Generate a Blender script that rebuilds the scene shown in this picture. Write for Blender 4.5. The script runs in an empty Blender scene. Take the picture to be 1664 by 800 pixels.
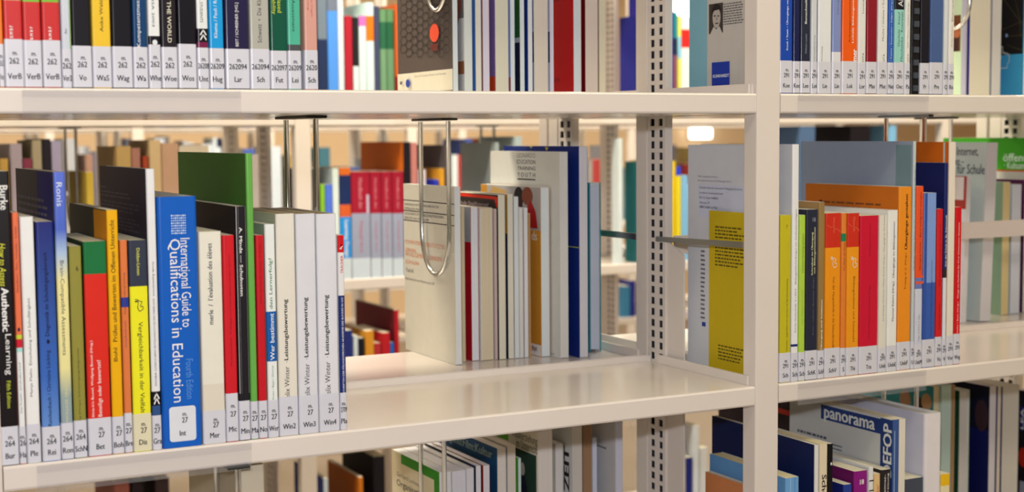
import bpy, bmesh, math, random
from mathutils import Vector, Matrix
random.seed(7)
SC = bpy.context.scene
COL = SC.collection

# ------------------------------------------------------------------ camera, light, exposure
FPX = 2345.2
YAW, PITCH, ROLL = 0.4776, 0.0763, -0.0082
CAM = Vector((-1.0747, -1.4265, 0.3109))
_F = Vector((math.sin(YAW)*math.cos(PITCH), math.cos(YAW)*math.cos(PITCH), -math.sin(PITCH)))
_r = Vector((math.cos(YAW), -math.sin(YAW), 0)); _u = _r.cross(_F)
_R = _r*math.cos(ROLL) + _u*math.sin(ROLL); _U = _u*math.cos(ROLL) - _r*math.sin(ROLL)
cd = bpy.data.cameras.new('camera'); cam = bpy.data.objects.new('camera', cd); COL.objects.link(cam)
cd.sensor_width = 36; cd.lens = FPX/1664*36; cd.clip_start = 0.05; cd.clip_end = 60
cd.dof.use_dof = True; cd.dof.focus_distance = 1.68; cd.dof.aperture_fstop = 5.6
cam.matrix_world = Matrix(((_R.x, _U.x, -_F.x, CAM.x), (_R.y, _U.y, -_F.y, CAM.y), (_R.z, _U.z, -_F.z, CAM.z), (0, 0, 0, 1)))
SC.camera = cam
SC.view_settings.view_transform = 'Standard'; SC.view_settings.look = 'None'
SC.view_settings.gamma = 1; SC.view_settings.use_curve_mapping = False
SC.view_settings.exposure = -0.22

w = bpy.data.worlds.new('world'); SC.world = w; w.use_nodes = True
w.node_tree.nodes['Background'].inputs[0].default_value = (1.0, 0.77, 0.47, 1)
w.node_tree.nodes['Background'].inputs[1].default_value = 0.20

def area_light(name, loc, sx, sy, power, color):
    l = bpy.data.lights.new(name, 'AREA'); l.shape = 'RECTANGLE'; l.size = sx; l.size_y = sy
    l.energy = power; l.color = color
    o = bpy.data.objects.new(name, l); o.location = loc; COL.objects.link(o); return o
WARM = (1.0, 0.85, 0.63)
area_light('ceiling_or_fill_light', (0.2, -0.9, 1.55), 3.5, 0.3, 24, (1.0, .90, .62))
fb = area_light('ceiling_or_fill_light', (1.7, -2.3, 1.5), 3.0, 0.4, 24, (1.0, .86, .68)); fb.rotation_euler = (math.radians(60), 0, 0)  # fill added behind the camera to brighten the front faces evenly
area_light('ceiling_or_fill_light', (0.6, 1.02, 1.55), 4.5, 0.3, 112, (1.0, .88, .68))
area_light('ceiling_or_fill_light', (1.2, 2.55, 1.55), 5.5, 0.3, 110, (1.0, .88, .68))
area_light('ceiling_or_fill_light', (1.6, 4.1, 1.55), 6.0, 0.3, 115, (1.0, .88, .68))
area_light('ceiling_or_fill_light', (2.2, 6.6, 1.55), 7.0, 0.5, 110, (1.0, .87, .70))  # extra light added to brighten the back wall
# the flash on top of the photographer's camera
fl = bpy.data.lights.new('camera_flash', 'POINT'); fl.energy = 58; fl.shadow_soft_size = 0.022; fl.color = (.95, 0.94, 1.0)
fo = bpy.data.objects.new('camera_flash', fl); fo.location = CAM + Vector((0, 0, 0.14)); COL.objects.link(fo)

# ------------------------------------------------------------------ measuring helpers
def ray(x, y): return _F*FPX + _R*(x-832) - _U*(y-400)
def onY(x, y, v): d = ray(x, y); return CAM + d*((v-CAM.y)/d.y)
def onX(x, y, v): d = ray(x, y); return CAM + d*((v-CAM.x)/d.x)
def onZ(x, y, v): d = ray(x, y); return CAM + d*((v-CAM.z)/d.z)

# ------------------------------------------------------------------ materials
def lin(c): return tuple((v/255/12.92) if v/255 <= .04045 else ((v/255+.055)/1.055)**2.4 for v in c)
_wh = lin((228, 220, 214)); _amb = lin((250, 228, 196))
def alb(c, ref=_wh): return tuple(min(.86, max(.006, a/b*.78)) for a, b in zip(lin(c), ref))
MATS = {}
def mat(c, kind='paper'):
    key = (c, kind)
    if key in MATS: return MATS[key]
    m = bpy.data.materials.new('%s_%02x%02x%02x' % ((kind,)+tuple(int(v) for v in c))); m.use_nodes = True
    nt = m.node_tree; b = nt.nodes['Principled BSDF']; rgb = alb(c, _amb if kind == 'far' else _wh)
    col = rgb+(1,)
    b.inputs['Base Color'].default_value = col
    rough = {'paper': .55, 'gloss': .34, 'matte': .75, 'pages': .85, 'ink': .6, 'label': .38, 'far': .6, 'metal': .25, 'enamel': .3}[kind]
    b.inputs['Roughness'].default_value = rough
    b.inputs['Specular IOR Level'].default_value = {'pages': .15, 'ink': .2, 'far': .2, 'matte': .2, 'paper': .18, 'gloss': .12}.get(kind, .4)
    if kind == 'metal': b.inputs['Metallic'].default_value = 1
    tc = nt.nodes.new('ShaderNodeTexCoord'); no = nt.nodes.new('ShaderNodeTexNoise'); mx = nt.nodes.new('ShaderNodeMix'); mx.data_type = 'RGBA'
    mp = nt.nodes.new('ShaderNodeMapping'); nt.links.new(tc.outputs['Object'], mp.inputs[0]); nt.links.new(mp.outputs[0], no.inputs['Vector'])
    if kind == 'pages':
        mp.inputs['Scale'].default_value = (1500, 3, 3); no.inputs['Scale'].default_value = 1; a = .90
    elif kind in ('ink',):
        return MATS.setdefault(key, m)
    else:
        mp.inputs['Scale'].default_value = (45, 45, 45); no.inputs['Scale'].default_value = 1; a = .95
    no.inputs['Detail'].default_value = 2
    mx.inputs[6].default_value = tuple(v*a for v in rgb)+(1,); mx.inputs[7].default_value = tuple(min(.9, v*(2-a)) for v in rgb)+(1,)
    nt.links.new(no.outputs['Fac'], mx.inputs[0]); nt.links.new(mx.outputs[2], b.inputs['Base Color'])
    if kind in ('gloss', 'label'):
        b.inputs['Coat Weight'].default_value = .45; b.inputs['Coat Roughness'].default_value = .24
    MATS[key] = m
    return m
def grad_mat(stops, z0, z1, kind='gloss'):
    """printed cover whose ink runs from one colour to another up the spine"""
    m = bpy.data.materials.new('printed_gradient'); m.use_nodes = True; nt = m.node_tree; b = nt.nodes['Principled BSDF']
    tc = nt.nodes.new('ShaderNodeTexCoord'); sp = nt.nodes.new('ShaderNodeSeparateXYZ'); mr = nt.nodes.new('ShaderNodeMapRange'); cr = nt.nodes.new('ShaderNodeValToRGB')
    nt.links.new(tc.outputs['Object'], sp.inputs[0]); nt.links.new(sp.outputs[2], mr.inputs[0])
    mr.inputs[1].default_value = z0; mr.inputs[2].default_value = z1
    e = cr.color_ramp.elements
    for i, (p, c) in enumerate(stops):
        el = e[i] if i < 2 else e.new(p)
        el.position = p; el.color = alb(c)+(1,)
    nt.links.new(mr.outputs[0], cr.inputs[0]); nt.links.new(cr.outputs[0], b.inputs['Base Color'])
    b.inputs['Roughness'].default_value = .3
    return m
def plain(name, rgb, rough=.5, metal=0, spec=.5, coat=0):
    m = bpy.data.materials.new(name); m.use_nodes = True; nt = m.node_tree; b = nt.nodes['Principled BSDF']
    b.inputs['Roughness'].default_value = rough; b.inputs['Metallic'].default_value = metal; b.inputs['Specular IOR Level'].default_value = spec
    b.inputs['Coat Weight'].default_value = coat; b.inputs['Coat Roughness'].default_value = .08
    tc = nt.nodes.new('ShaderNodeTexCoord'); no = nt.nodes.new('ShaderNodeTexNoise'); no.inputs['Scale'].default_value = 14
    mx = nt.nodes.new('ShaderNodeMix'); mx.data_type = 'RGBA'; nt.links.new(tc.outputs['Object'], no.inputs['Vector'])
    mx.inputs[6].default_value = tuple(v*.97 for v in rgb)+(1,); mx.inputs[7].default_value = tuple(v*1.03 for v in rgb)+(1,)
    nt.links.new(no.outputs['Fac'], mx.inputs[0]); nt.links.new(mx.outputs[2], b.inputs['Base Color'])
    return m
ENAMEL = plain('cream_enamel', (.775, .715, .672), .24, 0, .5, .3)
POSTM = plain('post_enamel', (.735, .685, .64), .4, 0, .4)
DARKM = plain('slot_shade', (.055, .06, .075), .5)  # near-black colour stands in for the shade inside the closed posts
STEEL = plain('steel_wire', (.70, .72, .73), .2, 1)
STRAP = plain('zinc_strap', (.42, .42, .38), .3, 1)
BLACKP = plain('black_plastic', (.02, .02, .02), .5)
WALLM = plain('wall_paint', (.80, .60, .38), .8, 0, .2)
FLOORM = plain('floor_lino', (.30, .25, .20), .5)
CEILM = plain('ceiling_paint', (.75, .72, .66), .8)
PAGES = (222, 210, 186); WPAGES = (226, 222, 224)
CLEAR = bpy.data.materials.new('clear_plastic'); CLEAR.use_nodes = True
_n = CLEAR.node_tree; _b = _n.nodes['Principled BSDF']; _b.inputs['Roughness'].default_value = .15; _b.inputs['Base Color'].default_value = (.62, .62, .64, 1)
_t = _n.nodes.new('ShaderNodeBsdfTransparent'); _t.inputs[0].default_value = (.985, .985, .99, 1); _m = _n.nodes.new('ShaderNodeMixShader'); _m.inputs[0].default_value = .055
_n.links.new(_t.outputs[0], _m.inputs[1]); _n.links.new(_b.outputs[0], _m.inputs[2]); _n.links.new(_m.outputs[0], _n.nodes['Material Output'].inputs[0])

# ------------------------------------------------------------------ mesh collecting
_cu = bpy.data.curves.new('lettering', 'FONT'); _cu.resolution_u = 2; _to = bpy.data.objects.new('lettering', _cu)
_tc = {}
def glyphs(s, bold, shear=0):
    k = (s, bold, shear)
    if k not in _tc:
        _cu.body = s; _cu.shear = shear
        me = _to.to_mesh(); vs = [tuple(v.co)[:2] for v in me.vertices]; fs = [tuple(p.vertices) for p in me.polygons]; _to.to_mesh_clear()
        _tc[k] = (vs, fs)
    return _tc[k]
class MB:
    def __init__(s): s.v = []; s.f = []; s.m = []; s.mats = []
    def mi(s, m):
        if m not in s.mats: s.mats.append(m)
        return s.mats.index(m)
    def add(s, vs, fs, m):
        o = len(s.v); s.v += [tuple(v) for v in vs]; i = s.mi(m)
        for f in fs: s.f.append(tuple(o+k for k in f)); s.m.append(i)
    def box(s, x0, x1, y0, y1, z0, z1, m):
        s.add([(x, y, z) for z in (z0, z1) for y in (y0, y1) for x in (x0, x1)],
              [(0, 2, 3, 1), (4, 5, 7, 6), (0, 1, 5, 4), (2, 6, 7, 3), (0, 4, 6, 2), (1, 3, 7, 5)], m)
    def extrude(s, prof, a0, a1, axis, m, cap=True):
        """closed 2D outline swept along an axis: 'x' takes (y,z), 'z' takes (x,y), 'y' takes (x,z)"""
        n = len(prof)
        def P(p, a): return {'x': (a, p[0], p[1]), 'y': (p[0], a, p[1]), 'z': (p[0], p[1], a)}[axis]
        vs = [P(p, a0) for p in prof]+[P(p, a1) for p in prof]
        fs = [(i, (i+1) % n, n+(i+1) % n, n+i) for i in range(n)]
        if cap: fs += [tuple(range(n))[::-1], tuple(range(n, 2*n))]
        s.add(vs, fs, m)
    def tube(s, pts, r, m, n=10):
        pts = [Vector(p) for p in pts]; rings = []
        up = Vector((1, 0, 0))
        for i, p in enumerate(pts):
            d = (pts[min(i+1, len(pts)-1)]-pts[max(i-1, 0)]).normalized()
            a = d.cross(up)
            if a.length < .01: a = d.cross(Vector((0, 1, 0)))
            a.normalize(); b = d.cross(a)
            rings.append([p+a*r*math.cos(2*math.pi*k/n)+b*r*math.sin(2*math.pi*k/n) for k in range(n)])
        vs = [v for R in rings for v in R]; fs = []
        for i in range(len(pts)-1):
            for k in range(n): fs.append((i*n+k, i*n+(k+1) % n, (i+1)*n+(k+1) % n, (i+1)*n+k))
        fs += [tuple(range(n)), tuple(range((len(pts)-1)*n, len(pts)*n))[::-1]]
        s.add(vs, fs, m)
    def text(s, t, fn, u0, u1, v0, v1, m, mode='h', bold=0.0, shear=0, nrm=(0, 1, 0)):
        """fit lettering into the rectangle u0..u1, v0..v1 of a surface; fn(u, v) gives the point"""
        vs, fs = glyphs(t, 0, shear)
        if not vs: return
        nv = 0
        if bold > .004:   # heavier weight: the letters overlaid on themselves with a small shift
            n_ = nv = len(vs); k_ = bold*1.1; sh = [(-k_, 0), (k_, 0), (0, k_*.7)]
            vs, fs = [(a+dx, b+dy) for dx, dy in sh for a, b in vs], [tuple(i+j*n_ for i in f) for j in range(3) for f in fs]
        xs = [a for a, b in vs]; ys = [b for a, b in vs]; x0, x1, y0, y1 = min(xs), max(xs), min(ys), max(ys)
        def tr(a, b):
            p = (a-x0)/max(1e-6, x1-x0); q = (b-y0)/max(1e-6, y1-y0)
            if mode == 'h': return fn(u0+(u1-u0)*p, v0+(v1-v0)*q)
            if mode == 'up': return fn(u1-(u1-u0)*q, v0+(v1-v0)*p)
            return fn(u0+(u1-u0)*q, v1-(v1-v0)*p)
        pts = [tr(a, b) for a, b in vs]
        if nv: pts = [tuple(c-q*(i//nv)*.00002 for c, q in zip(p, nrm)) for i, p in enumerate(pts)]
        s.add(pts, fs, m)
    def build(s, name, parent=None, smooth=False, bevel=0):
        me = bpy.data.meshes.new(name); me.from_pydata(s.v, [], s.f)
        for m in s.mats: me.materials.append(m)
        me.polygons.foreach_set('material_index', s.m)
        if smooth: me.polygons.foreach_set('use_smooth', [True]*len(me.polygons))
        me.update(); o = bpy.data.objects.new(name, me); COL.objects.link(o)
        if parent: o.parent = parent
        if bevel:
            b = o.modifiers.new('bevel', 'BEVEL'); b.width = bevel; b.segments = 2; b.limit_method = 'ANGLE'
        return o
def thing(name, label, cat, loc=(0, 0, 0), group=None):
    o = bpy.data.objects.new(name, None); COL.objects.link(o); o.location = loc; o.empty_display_size = .02
    o['label'] = label; o['category'] = cat
    if group: o['group'] = group
    return o
def tag(o, label, cat, group=None):
    o['label'] = label; o['category'] = cat
    if group: o['group'] = group
    return o
def structure(o): o['kind'] = 'structure'; return o

# ------------------------------------------------------------------ room shell
b = MB(); b.box(-4, 9, -4, 8.2, -1.2, -1.14, FLOORM); structure(b.build('floor'))
b = MB(); b.box(-4, 9, -1.1, 8.2, 1.62, 1.68, CEILM); structure(b.build('ceiling'))
b = MB(); b.box(-4, 9, 8.2, 8.3, -1.2, 1.68, WALLM); structure(b.build('wall_back'))
b = MB(); b.box(9, 9.1, -4, 8.3, -1.2, 1.68, WALLM); structure(b.build('wall_right'))

# ------------------------------------------------------------------ racks
PW, BAY, PITCHX = .0354, .8846, .92
def slotted(mb, X, y0, y1, zt=1.05):
    """channel post whose left face carries two columns of slots between y0 (near) and y1 (far)"""
    W = .0443; ys = y0
    cols = [0, .15, .375, .60, .83, 1]
    t = .002
    for a, c in ((0, 1), (2, 3), (4, 5)): mb.box(X, X+t, ys+cols[a]*W, ys+cols[c]*W, -1.14, zt, POSTM)
    p = .0152; n = int((zt-.03+.62)/p); z = -.62
    for a, c in ((1, 2), (3, 4)):
        mb.box(X, X+t, ys+cols[a]*W, ys+cols[c]*W, -1.14, z, POSTM)
        for i in range(n): mb.box(X, X+t, ys+cols[a]*W, ys+cols[c]*W, z+i*p+.0098, z+(i+1)*p, POSTM)
        mb.box(X, X+t, ys+cols[a]*W, ys+cols[c]*W, z+n*p, zt, POSTM)
    mb.box(X+.002, X+.011, ys-.0006, ys+.0010, -1.14, zt, POSTM)
    mb.box(X-.001, X+.002, ys+W, y1, -1.14, zt, POSTM)
    mb.box(X+.0094, X+.0108, ys+.0012, y1, -1.14, zt, DARKM)  # backing plate painted dark as the shade behind the slots
    mb.box(X+.002, X+.011, y1-.0015, y1, -1.14, zt, POSTM)
def frame(X, Y0, label, group=None, near=True):
    r = thing('rack_frame', label, 'rack frame', (X, Y0, -1.14), group)
    o = (-X, -Y0, 1.14)
    def put(mb, name, **k):
        mb.v = [(v[0]+o[0], v[1]+o[1], v[2]+o[2]) for v in mb.v]; return mb.build(name, r, **k)
    m = MB(); m.box(X, X+PW, Y0, Y0+.026, -1.14, 1.05, ENAMEL); put(m, 'cover_post', bevel=.0015)
    m = MB(); m.box(X, X+PW, Y0+.53, Y0+.556, -1.14, 1.05, ENAMEL); put(m, 'cover_post', bevel=.0015)
    m = MB(); slotted(m, X, Y0+.2006, Y0+.2717); put(m, 'slotted_post')
    m = MB(); slotted(m, X, Y0+.4509, Y0+.5215); put(m, 'slotted_post')
    if near:
        m = MB(); m.extrude([(Y0+.162, -1.14), (Y0+.1995, -1.14), (Y0+.1995, .167), (Y0+.162, .150)], X+.003, X+.006, 'x', POSTM); put(m, 'gusset_plate')
        m = MB()
        for zc in (.166,):
            m.extrude([(Y0+.026, zc+.0035), (Y0+.222, zc+.0000), (Y0+.222, zc+.0068), (Y0+.026, zc+.0115)], X-.0015, X, 'x', STRAP)
            m.extrude([(Y0+.272, zc-.001), (Y0+.452, zc-.001), (Y0+.452, zc+.008), (Y0+.272, zc+.008)], X-.0015, X, 'x', STRAP)
        put(m, 'brace_strap')
    return r
LB, RB_ = -BAY, PW
frame(0, 0, 'cream rack upright with slotted post and strap between the two bays', 'near rack frames')
frame(-BAY-PW, 0, 'cream rack upright at the far left end of the front bay', 'near rack frames')
frame(PITCHX, 0, 'cream rack upright whose slotted top shows at the right edge', 'near rack frames')

def shelf(x0, x1, Y0, z, label, group, front=True, ends=True, D=.236):
    """steel shelf: rolled front lip, raised back lip, end brackets"""
    r = thing('shelf', label, 'shelf', ((x0+x1)/2, Y0, z-.0246), group); o = Vector(((x0+x1)/2, Y0, z-.0246))
    def put(mb, name, **k):
        mb.v = [tuple(Vector(v)-o) for v in mb.v]; return mb.build(name, r, **k)
    e = .0025; g = .0008
    prof = [(0, -.0246+e), (.0008, -.0246+.0008), (e, -.0246), (.235, -.0246), (.235, 0), (e, 0), (.0008, -.0008), (0, -e)]
    if not front: prof = [(D-p[0], p[1]) for p in prof]
    m = MB(); m.extrude([(Y0+p[0], z+p[1]) for p in prof], x0+g, x1-g, 'x', ENAMEL); put(m, 'board')
    m = MB(); yb = Y0+(.2352 if front else -.0022)
    m.box(x0+g, x1-g, yb, yb+.0016, z-.022, z+.008, ENAMEL); put(m, 'back_lip')
    if ends:
        for xe in (x0+g, x1-g-.003):
            m = MB(); m.box(xe, xe+.003, Y0+(.012 if front else .02), Y0+(.215 if front else .2), z+.0002, z+.0118, ENAMEL); put(m, 'end_bracket')
    return r
BAYS = ((-BAY, 0, 'left'), (PW, PITCHX, 'right'))
LEVEL = {.72: 'topmost', .36: 'upper', 0.0: 'middle', -.36: 'bottom', -.72: 'lowest unseen'}
for x0, x1, bn in BAYS:
    for z, ln in LEVEL.items():
        if z == -.72 : continue
        shelf(x0, x1, 0, z, 'cream steel %s shelf of the %s bay, front half' % (ln, bn), 'front shelves')
        shelf(x0, x1, .245, z, 'cream steel %s shelf of the %s bay, rear half behind it' % (ln, bn), 'rear shelves of the near rack', front=False, D=.24)
# flat rail across the right bay
m = MB(); z0 = onY(1600, 387, .236).z; z1 = onY(1600, 360, .236).z
m.box(PW+.004, PITCHX-.001, .2375, .2405, z0, z1, ENAMEL); tag(m.build('back_rail', bevel=.0008), 'cream flat rail running across the back of the right bay', 'rail')

# clear label holders on the shelf lips
def holder(xl, xr, yl, z, label):
    a = onY(xl, yl, -.002).x; b_ = onY(xr, yl-(xr-xl)*.1*(z < .2), -.002).x
    r = thing('label_holder', label, 'label holder', ((a+b_)/2, -.001, z-.0290), 'clear label holders')
    m = MB(); h = (b_-a)/2
    m.box(-h, h, -.0010, 0, 0, .0272, CLEAR); m.build('strip', r)
    m = MB(); m.box(-h, h, -.0018, -.0010, 0, .0062, CLEAR); m.box(-h, h, -.0018, -.0010, .0200, .0272, CLEAR); m.build('clip_edge', r)
holder(36, 392, 165, .36, 'clear plastic label holder on the upper left shelf edge')
holder(60, 409, 770, 0, 'clear plastic label holder on the middle left shelf edge')
holder(1297, 1509, 170, .36, 'clear plastic label holder on the upper right shelf edge')
holder(1297, 1505, 640, 0, 'clear plastic label holder on the middle right shelf edge')

# wire book supports hanging under the shelves: two legs and a round bottom
def hook(pa, pb, X, ztop, zbot, label, r_=.0032, rot=False):
    """pa, pb: the two leg positions along Y at this X"""
    r = thing('wire_book_support', label, 'book support', (X, (pa+pb)/2, ztop), 'hanging wire book supports')
    h = (pb-pa)/2; d = zbot-ztop; pts = [(0, -h, -.004), (0, -h, d+h*1.35)]
    for k in range(1, 12):
        a = math.pi*k/12; pts.append((0, -h*math.cos(a), d+h*1.35-h*1.35*math.sin(a)))
    pts += [(0, h, d+h*1.35), (0, h, -.004)]
    m = MB(); m.tube(pts, r_, STEEL, 12); m.build('wire_loop', r, smooth=True)
    m = MB(); m.box(-.012, .012, -h-.005, h+.005, -.0032, -.0002, BLACKP); m.build('slider_plate', r, bevel=.0008)
def hook_px(xn, xf, yref, zs, ybot, X, label):
    p = onX(xn, yref, X); q = onX(xf, yref, X)
    hook(p.y, q.y, X, zs-.0246, onX((xn+xf)/2, ybot, X).z, label)

# ------------------------------------------------------------------ books
def make_book(name, label, group, X0, X1, Y, z, h, d, col, cov=None, kind='gloss', pages=PAGES, bands=(), texts=(), mark=None,
              art=(), rear=False, hard=False, spinemat=None, covkind=None, extra=None, cat='book', yinset=0):
    """one book standing on a shelf. Front rows show the spine, rear rows the fore edge.
    bands (z0, z1, colour) on the spine, texts on the spine, art on the left cover."""
    wd = X1-X0; r = thing(name, label, cat, ((X0+X1)/2, Y, z), group)
    t = min(.0022 if hard else .0005, wd*.2); rr = min(.0022 if not hard else .004, wd*.32); hw = wd/2
    arc = [(-hw+rr-rr*math.cos(a), rr-rr*math.sin(a)) for a in [math.pi/2*k/8 for k in range(9)]]
    outer = [(-hw, d)]+arc+[(-x, y) for x, y in arc[::-1]]+[(hw, d)]
    ri = max(rr-t, .0001)
    arci = [(-hw+t+ri-ri*math.cos(a), t+ri-ri*math.sin(a)) for a in [math.pi/2*k/8 for k in range(9)]]
    inner = [(-hw+t, d)]+arci+[(-x, y) for x, y in arci[::-1]]+[(hw-t, d)]
    Yf = (lambda y: d-y) if rear else (lambda y: y)
    zs = sorted(set([0, h]+[min(h, max(0, q)) for b_ in bands for q in b_[:2]]))
    cov = cov or col; mb = MB()
    smat = spinemat or mat(col, kind); cmat = mat(cov, covkind or ('far' if kind == 'far' else 'paper')); n = len(outer)
    imat = mat((225, 218, 205), 'matte')
    for za, zb in zip(zs, zs[1:]):
        m = smat
        for b_ in bands:
            if b_[0] <= za+1e-6 and zb <= b_[1]+1e-6: m = mat(b_[2], kind)
        for i in range(n-1):
            q = [outer[i], outer[i+1]]; mm = cmat if i in (0, n-2) else m
            mb.add([(q[0][0], Yf(q[0][1]), za), (q[1][0], Yf(q[1][1]), za), (q[1][0], Yf(q[1][1]), zb), (q[0][0], Yf(q[0][1]), zb)], [(0, 1, 2, 3)], mm)
            q = [inner[i], inner[i+1]]
            mb.add([(q[0][0], Yf(q[0][1]), za), (q[1][0], Yf(q[1][1]), za), (q[1][0], Yf(q[1][1]), zb), (q[0][0], Yf(q[0][1]), zb)], [(3, 2, 1, 0)], imat)
        for i in (0, n-1):
            mb.add([(outer[i][0], Yf(d), za), (inner[i][0], Yf(d), za), (inner[i][0], Yf(d), zb), (outer[i][0], Yf(d), zb)], [(0, 1, 2, 3)], cmat)
    for zz in (0, h):
        for i in range(n-1):
            q = [outer[i], outer[i+1], inner[i+1], inner[i]]
            mb.add([(p[0], Yf(p[1]), zz) for p in q], [(0, 1, 2, 3)], cmat if i in (0, n-2) else smat)
    if not rear:
        fn = lambda u, v: (-hw+u*wd, -.00012, v)
        for tx in texts:
            s, mode, u0, u1, v0, v1, c = tx[:7]; o = tx[7] if len(tx) > 7 else {}
            if s == '#':   # a printed block of colour
                mb.add([fn(u0, v0), fn(u1, v0), fn(u1, v1), fn(u0, v1)], [(0, 1, 2, 3)], mat(c, kind))
            elif s == 'o':  # a printed dot
                k = 14; mb.add([fn((u0+u1)/2+(u1-u0)/2*math.cos(2*math.pi*i/k), (v0+v1)/2+(v1-v0)/2*math.sin(2*math.pi*i/k)) for i in range(k)], [tuple(range(k))], mat(c, 'ink'))
            elif s == 'line':  # a drawn stroke
                pen(mb, [fn(u0+(u1-u0)*a, v0+(v1-v0)*q) for a, q in o['pts']], o.get('w', .0005), mat(c, 'ink'))
            else: mb.text(s, fn, u0, u1, v0, v1, mat(c, 'ink'), mode, o.get('b', 0), o.get('s', 0))
    for ai, a in enumerate(art):   # left cover: world rectangles (y far, y near, z0, z1)
        xs = -hw-.00012-.00003*ai
        kd, yf, yn, v0, v1, c = a[:6]
        f2 = lambda u, v: (xs, yf-Y+(yn-yf)*u, v)
        if kd == 'rect': mb.add([f2(0, v0), f2(1, v0), f2(1, v1), f2(0, v1)], [(0, 1, 2, 3)], mat(c, covkind or 'paper'))
        elif kd == 'oval': 
            k = 20; mb.add([f2(.5+.5*math.cos(2*math.pi*i/k), (v0+v1)/2+(v1-v0)/2*math.sin(2*math.pi*i/k)) for i in range(k)], [tuple(range(k))], mat(c, 'paper'))
        elif kd == 'poly': mb.add([f2(p, v0+(v1-v0)*q) for p, q in a[6]], [tuple(range(len(a[6])))], mat(c, 'paper'))
        elif kd == 'line': pen(mb, [f2(p, v0+(v1-v0)*q) for p, q in a[6]], a[7], mat(c, 'ink'), (1, 0, 0))
        elif kd == 'lines':  # running text shown as rows of short words
            nrow = a[6]; rh = (v1-v0)/nrow
            for k in range(nrow):
                u = 0; end = random.uniform(.75, 1)
                while u < end:
                    l = random.uniform(.05, .16); zz = v1-(k+.75)*rh
                    p, q = f2(u, zz), f2(min(1, u+l), zz+rh*.42)
                    mb.add([p, (q[0], q[1], p[2]), q, (q[0], p[1], q[2])], [(0, 1, 2, 3)], mat(c, 'ink')); u += l+.025
        else: mb.text(a[6], f2, 0, 1, v0, v1, mat(c, 'ink'), kd, a[7] if len(a) > 7 else 0, nrm=(1, 0, 0))
    if extra: extra(mb, hw, d, h)
    mb.build('cover', r)
    m = .0032 if hard else .0005
    pb = MB(); y0, y1 = (t+.0004, d-m) if not rear else (m, d-t-.0004)
    if rear and not hard: y0 = .0004
    pb.box(-hw+t+.00005, hw-t-.00005, y0, y1, m, h-m, mat(pages, 'pages')); pb.build('pages', r)
    if mark:
        hgt, lines, c = mark[0], mark[1], mark[2]; lo = mark[3] if len(mark) > 3 else .0006
        lb = MB(); full = len(mark) < 5
        if full:
            prof = [(x*(1+.0003/hw), y-.00025) for x, y in outer[1:-1]]
            prof = [(-hw-.00022, min(.012, d*.5))]+prof+[(hw+.00022, min(.012, d*.5))]
            for i in range(len(prof)-1):
                p, q = prof[i], prof[i+1]
                lb.add([(p[0], p[1], lo), (q[0], q[1], lo), (q[0], q[1], hgt), (p[0], p[1], hgt)], [(0, 1, 2, 3)], mat(c, 'label'))
            ul = -hw
        else:
            u0, u1 = mark[4]; pts = []
            x0, x1 = -hw+u0*wd, -hw+u1*wd; k = .003
            for cx, cz, a0 in ((x1-k, hgt-k, 0), (x0+k, hgt-k, 90), (x0+k, lo+k, 180), (x1-k, lo+k, 270)):
                for q in range(4):
                    a = math.radians(a0+30*q); pts.append((cx+k*math.cos(a), -.00025, cz+k*math.sin(a)))
            lb.add(pts, [tuple(range(len(pts)))], mat(c, 'label'))
        off = mark[5] if len(mark) > 5 else 0
        bl = [lo+hgt*.655, lo+hgt*.475, lo+hgt*.16] if full else [lo+(hgt-lo)*.72, lo+(hgt-lo)*.53, lo+(hgt-lo)*.16]
        if hgt > .05 and full: k_ = .042/hgt; bl = [lo+.0345, lo+.0255, lo+.0098]
        for s, zz in zip(lines, bl):
            vs, fs = glyphs(s, 0); n_ = len(vs); vs, fs = [(a+dx, b_) for dx in (-.022, .022) for a, b_ in vs], [tuple(i+j*n_ for i in f) for j in (0, 1) for f in fs]; xa = min(v[0] for v in vs); xb = max(v[0] for v in vs)
            sc = .0079*(.82 if s == 'm.' else 1); sx = sc*.78; tw = (xb-xa)*sx; k = min(1, (wd*.97)/tw); sx *= k; tw *= k
            x0 = off*wd-tw/2
            if len(lines) and s in ('m.', '27') and tw < wd*.6: x0 += wd*.06
            lb.add([(x0+(x-xa)*sx, -.00042-.00002*(i//n_), zz+y*sc) for i, (x, y) in enumerate(vs)], fs, mat((28, 26, 30), 'ink'))
        lb.build('shelf_mark', r)
    return r
def pen(mb, pts, wdt, m, nrm=(0, 1, 0)):
    n = Vector(nrm)
    for p, q in zip(pts, pts[1:]):
        p, q = Vector(p), Vector(q); dr = q-p
        if dr.length < 1e-7: continue
        s = dr.normalized().cross(n)*wdt/2; e = dr.normalized()*wdt*.3
        mb.add([p-s-e, q-s+e, q+s+e, p+s-e], [(0, 1, 2, 3)], m)
HORSE = [(.95, 0), (.62, .04), (.60, .10), (.96, .14), (.96, .2), (.60, .18), (.62, .45), (.70, .62), (.60, .80), (.45, .95), (.05, .80), (0, .70), (.08, .55), (.30, .60), (.34, .5), (.15, .2), (.62, .1)]

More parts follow.
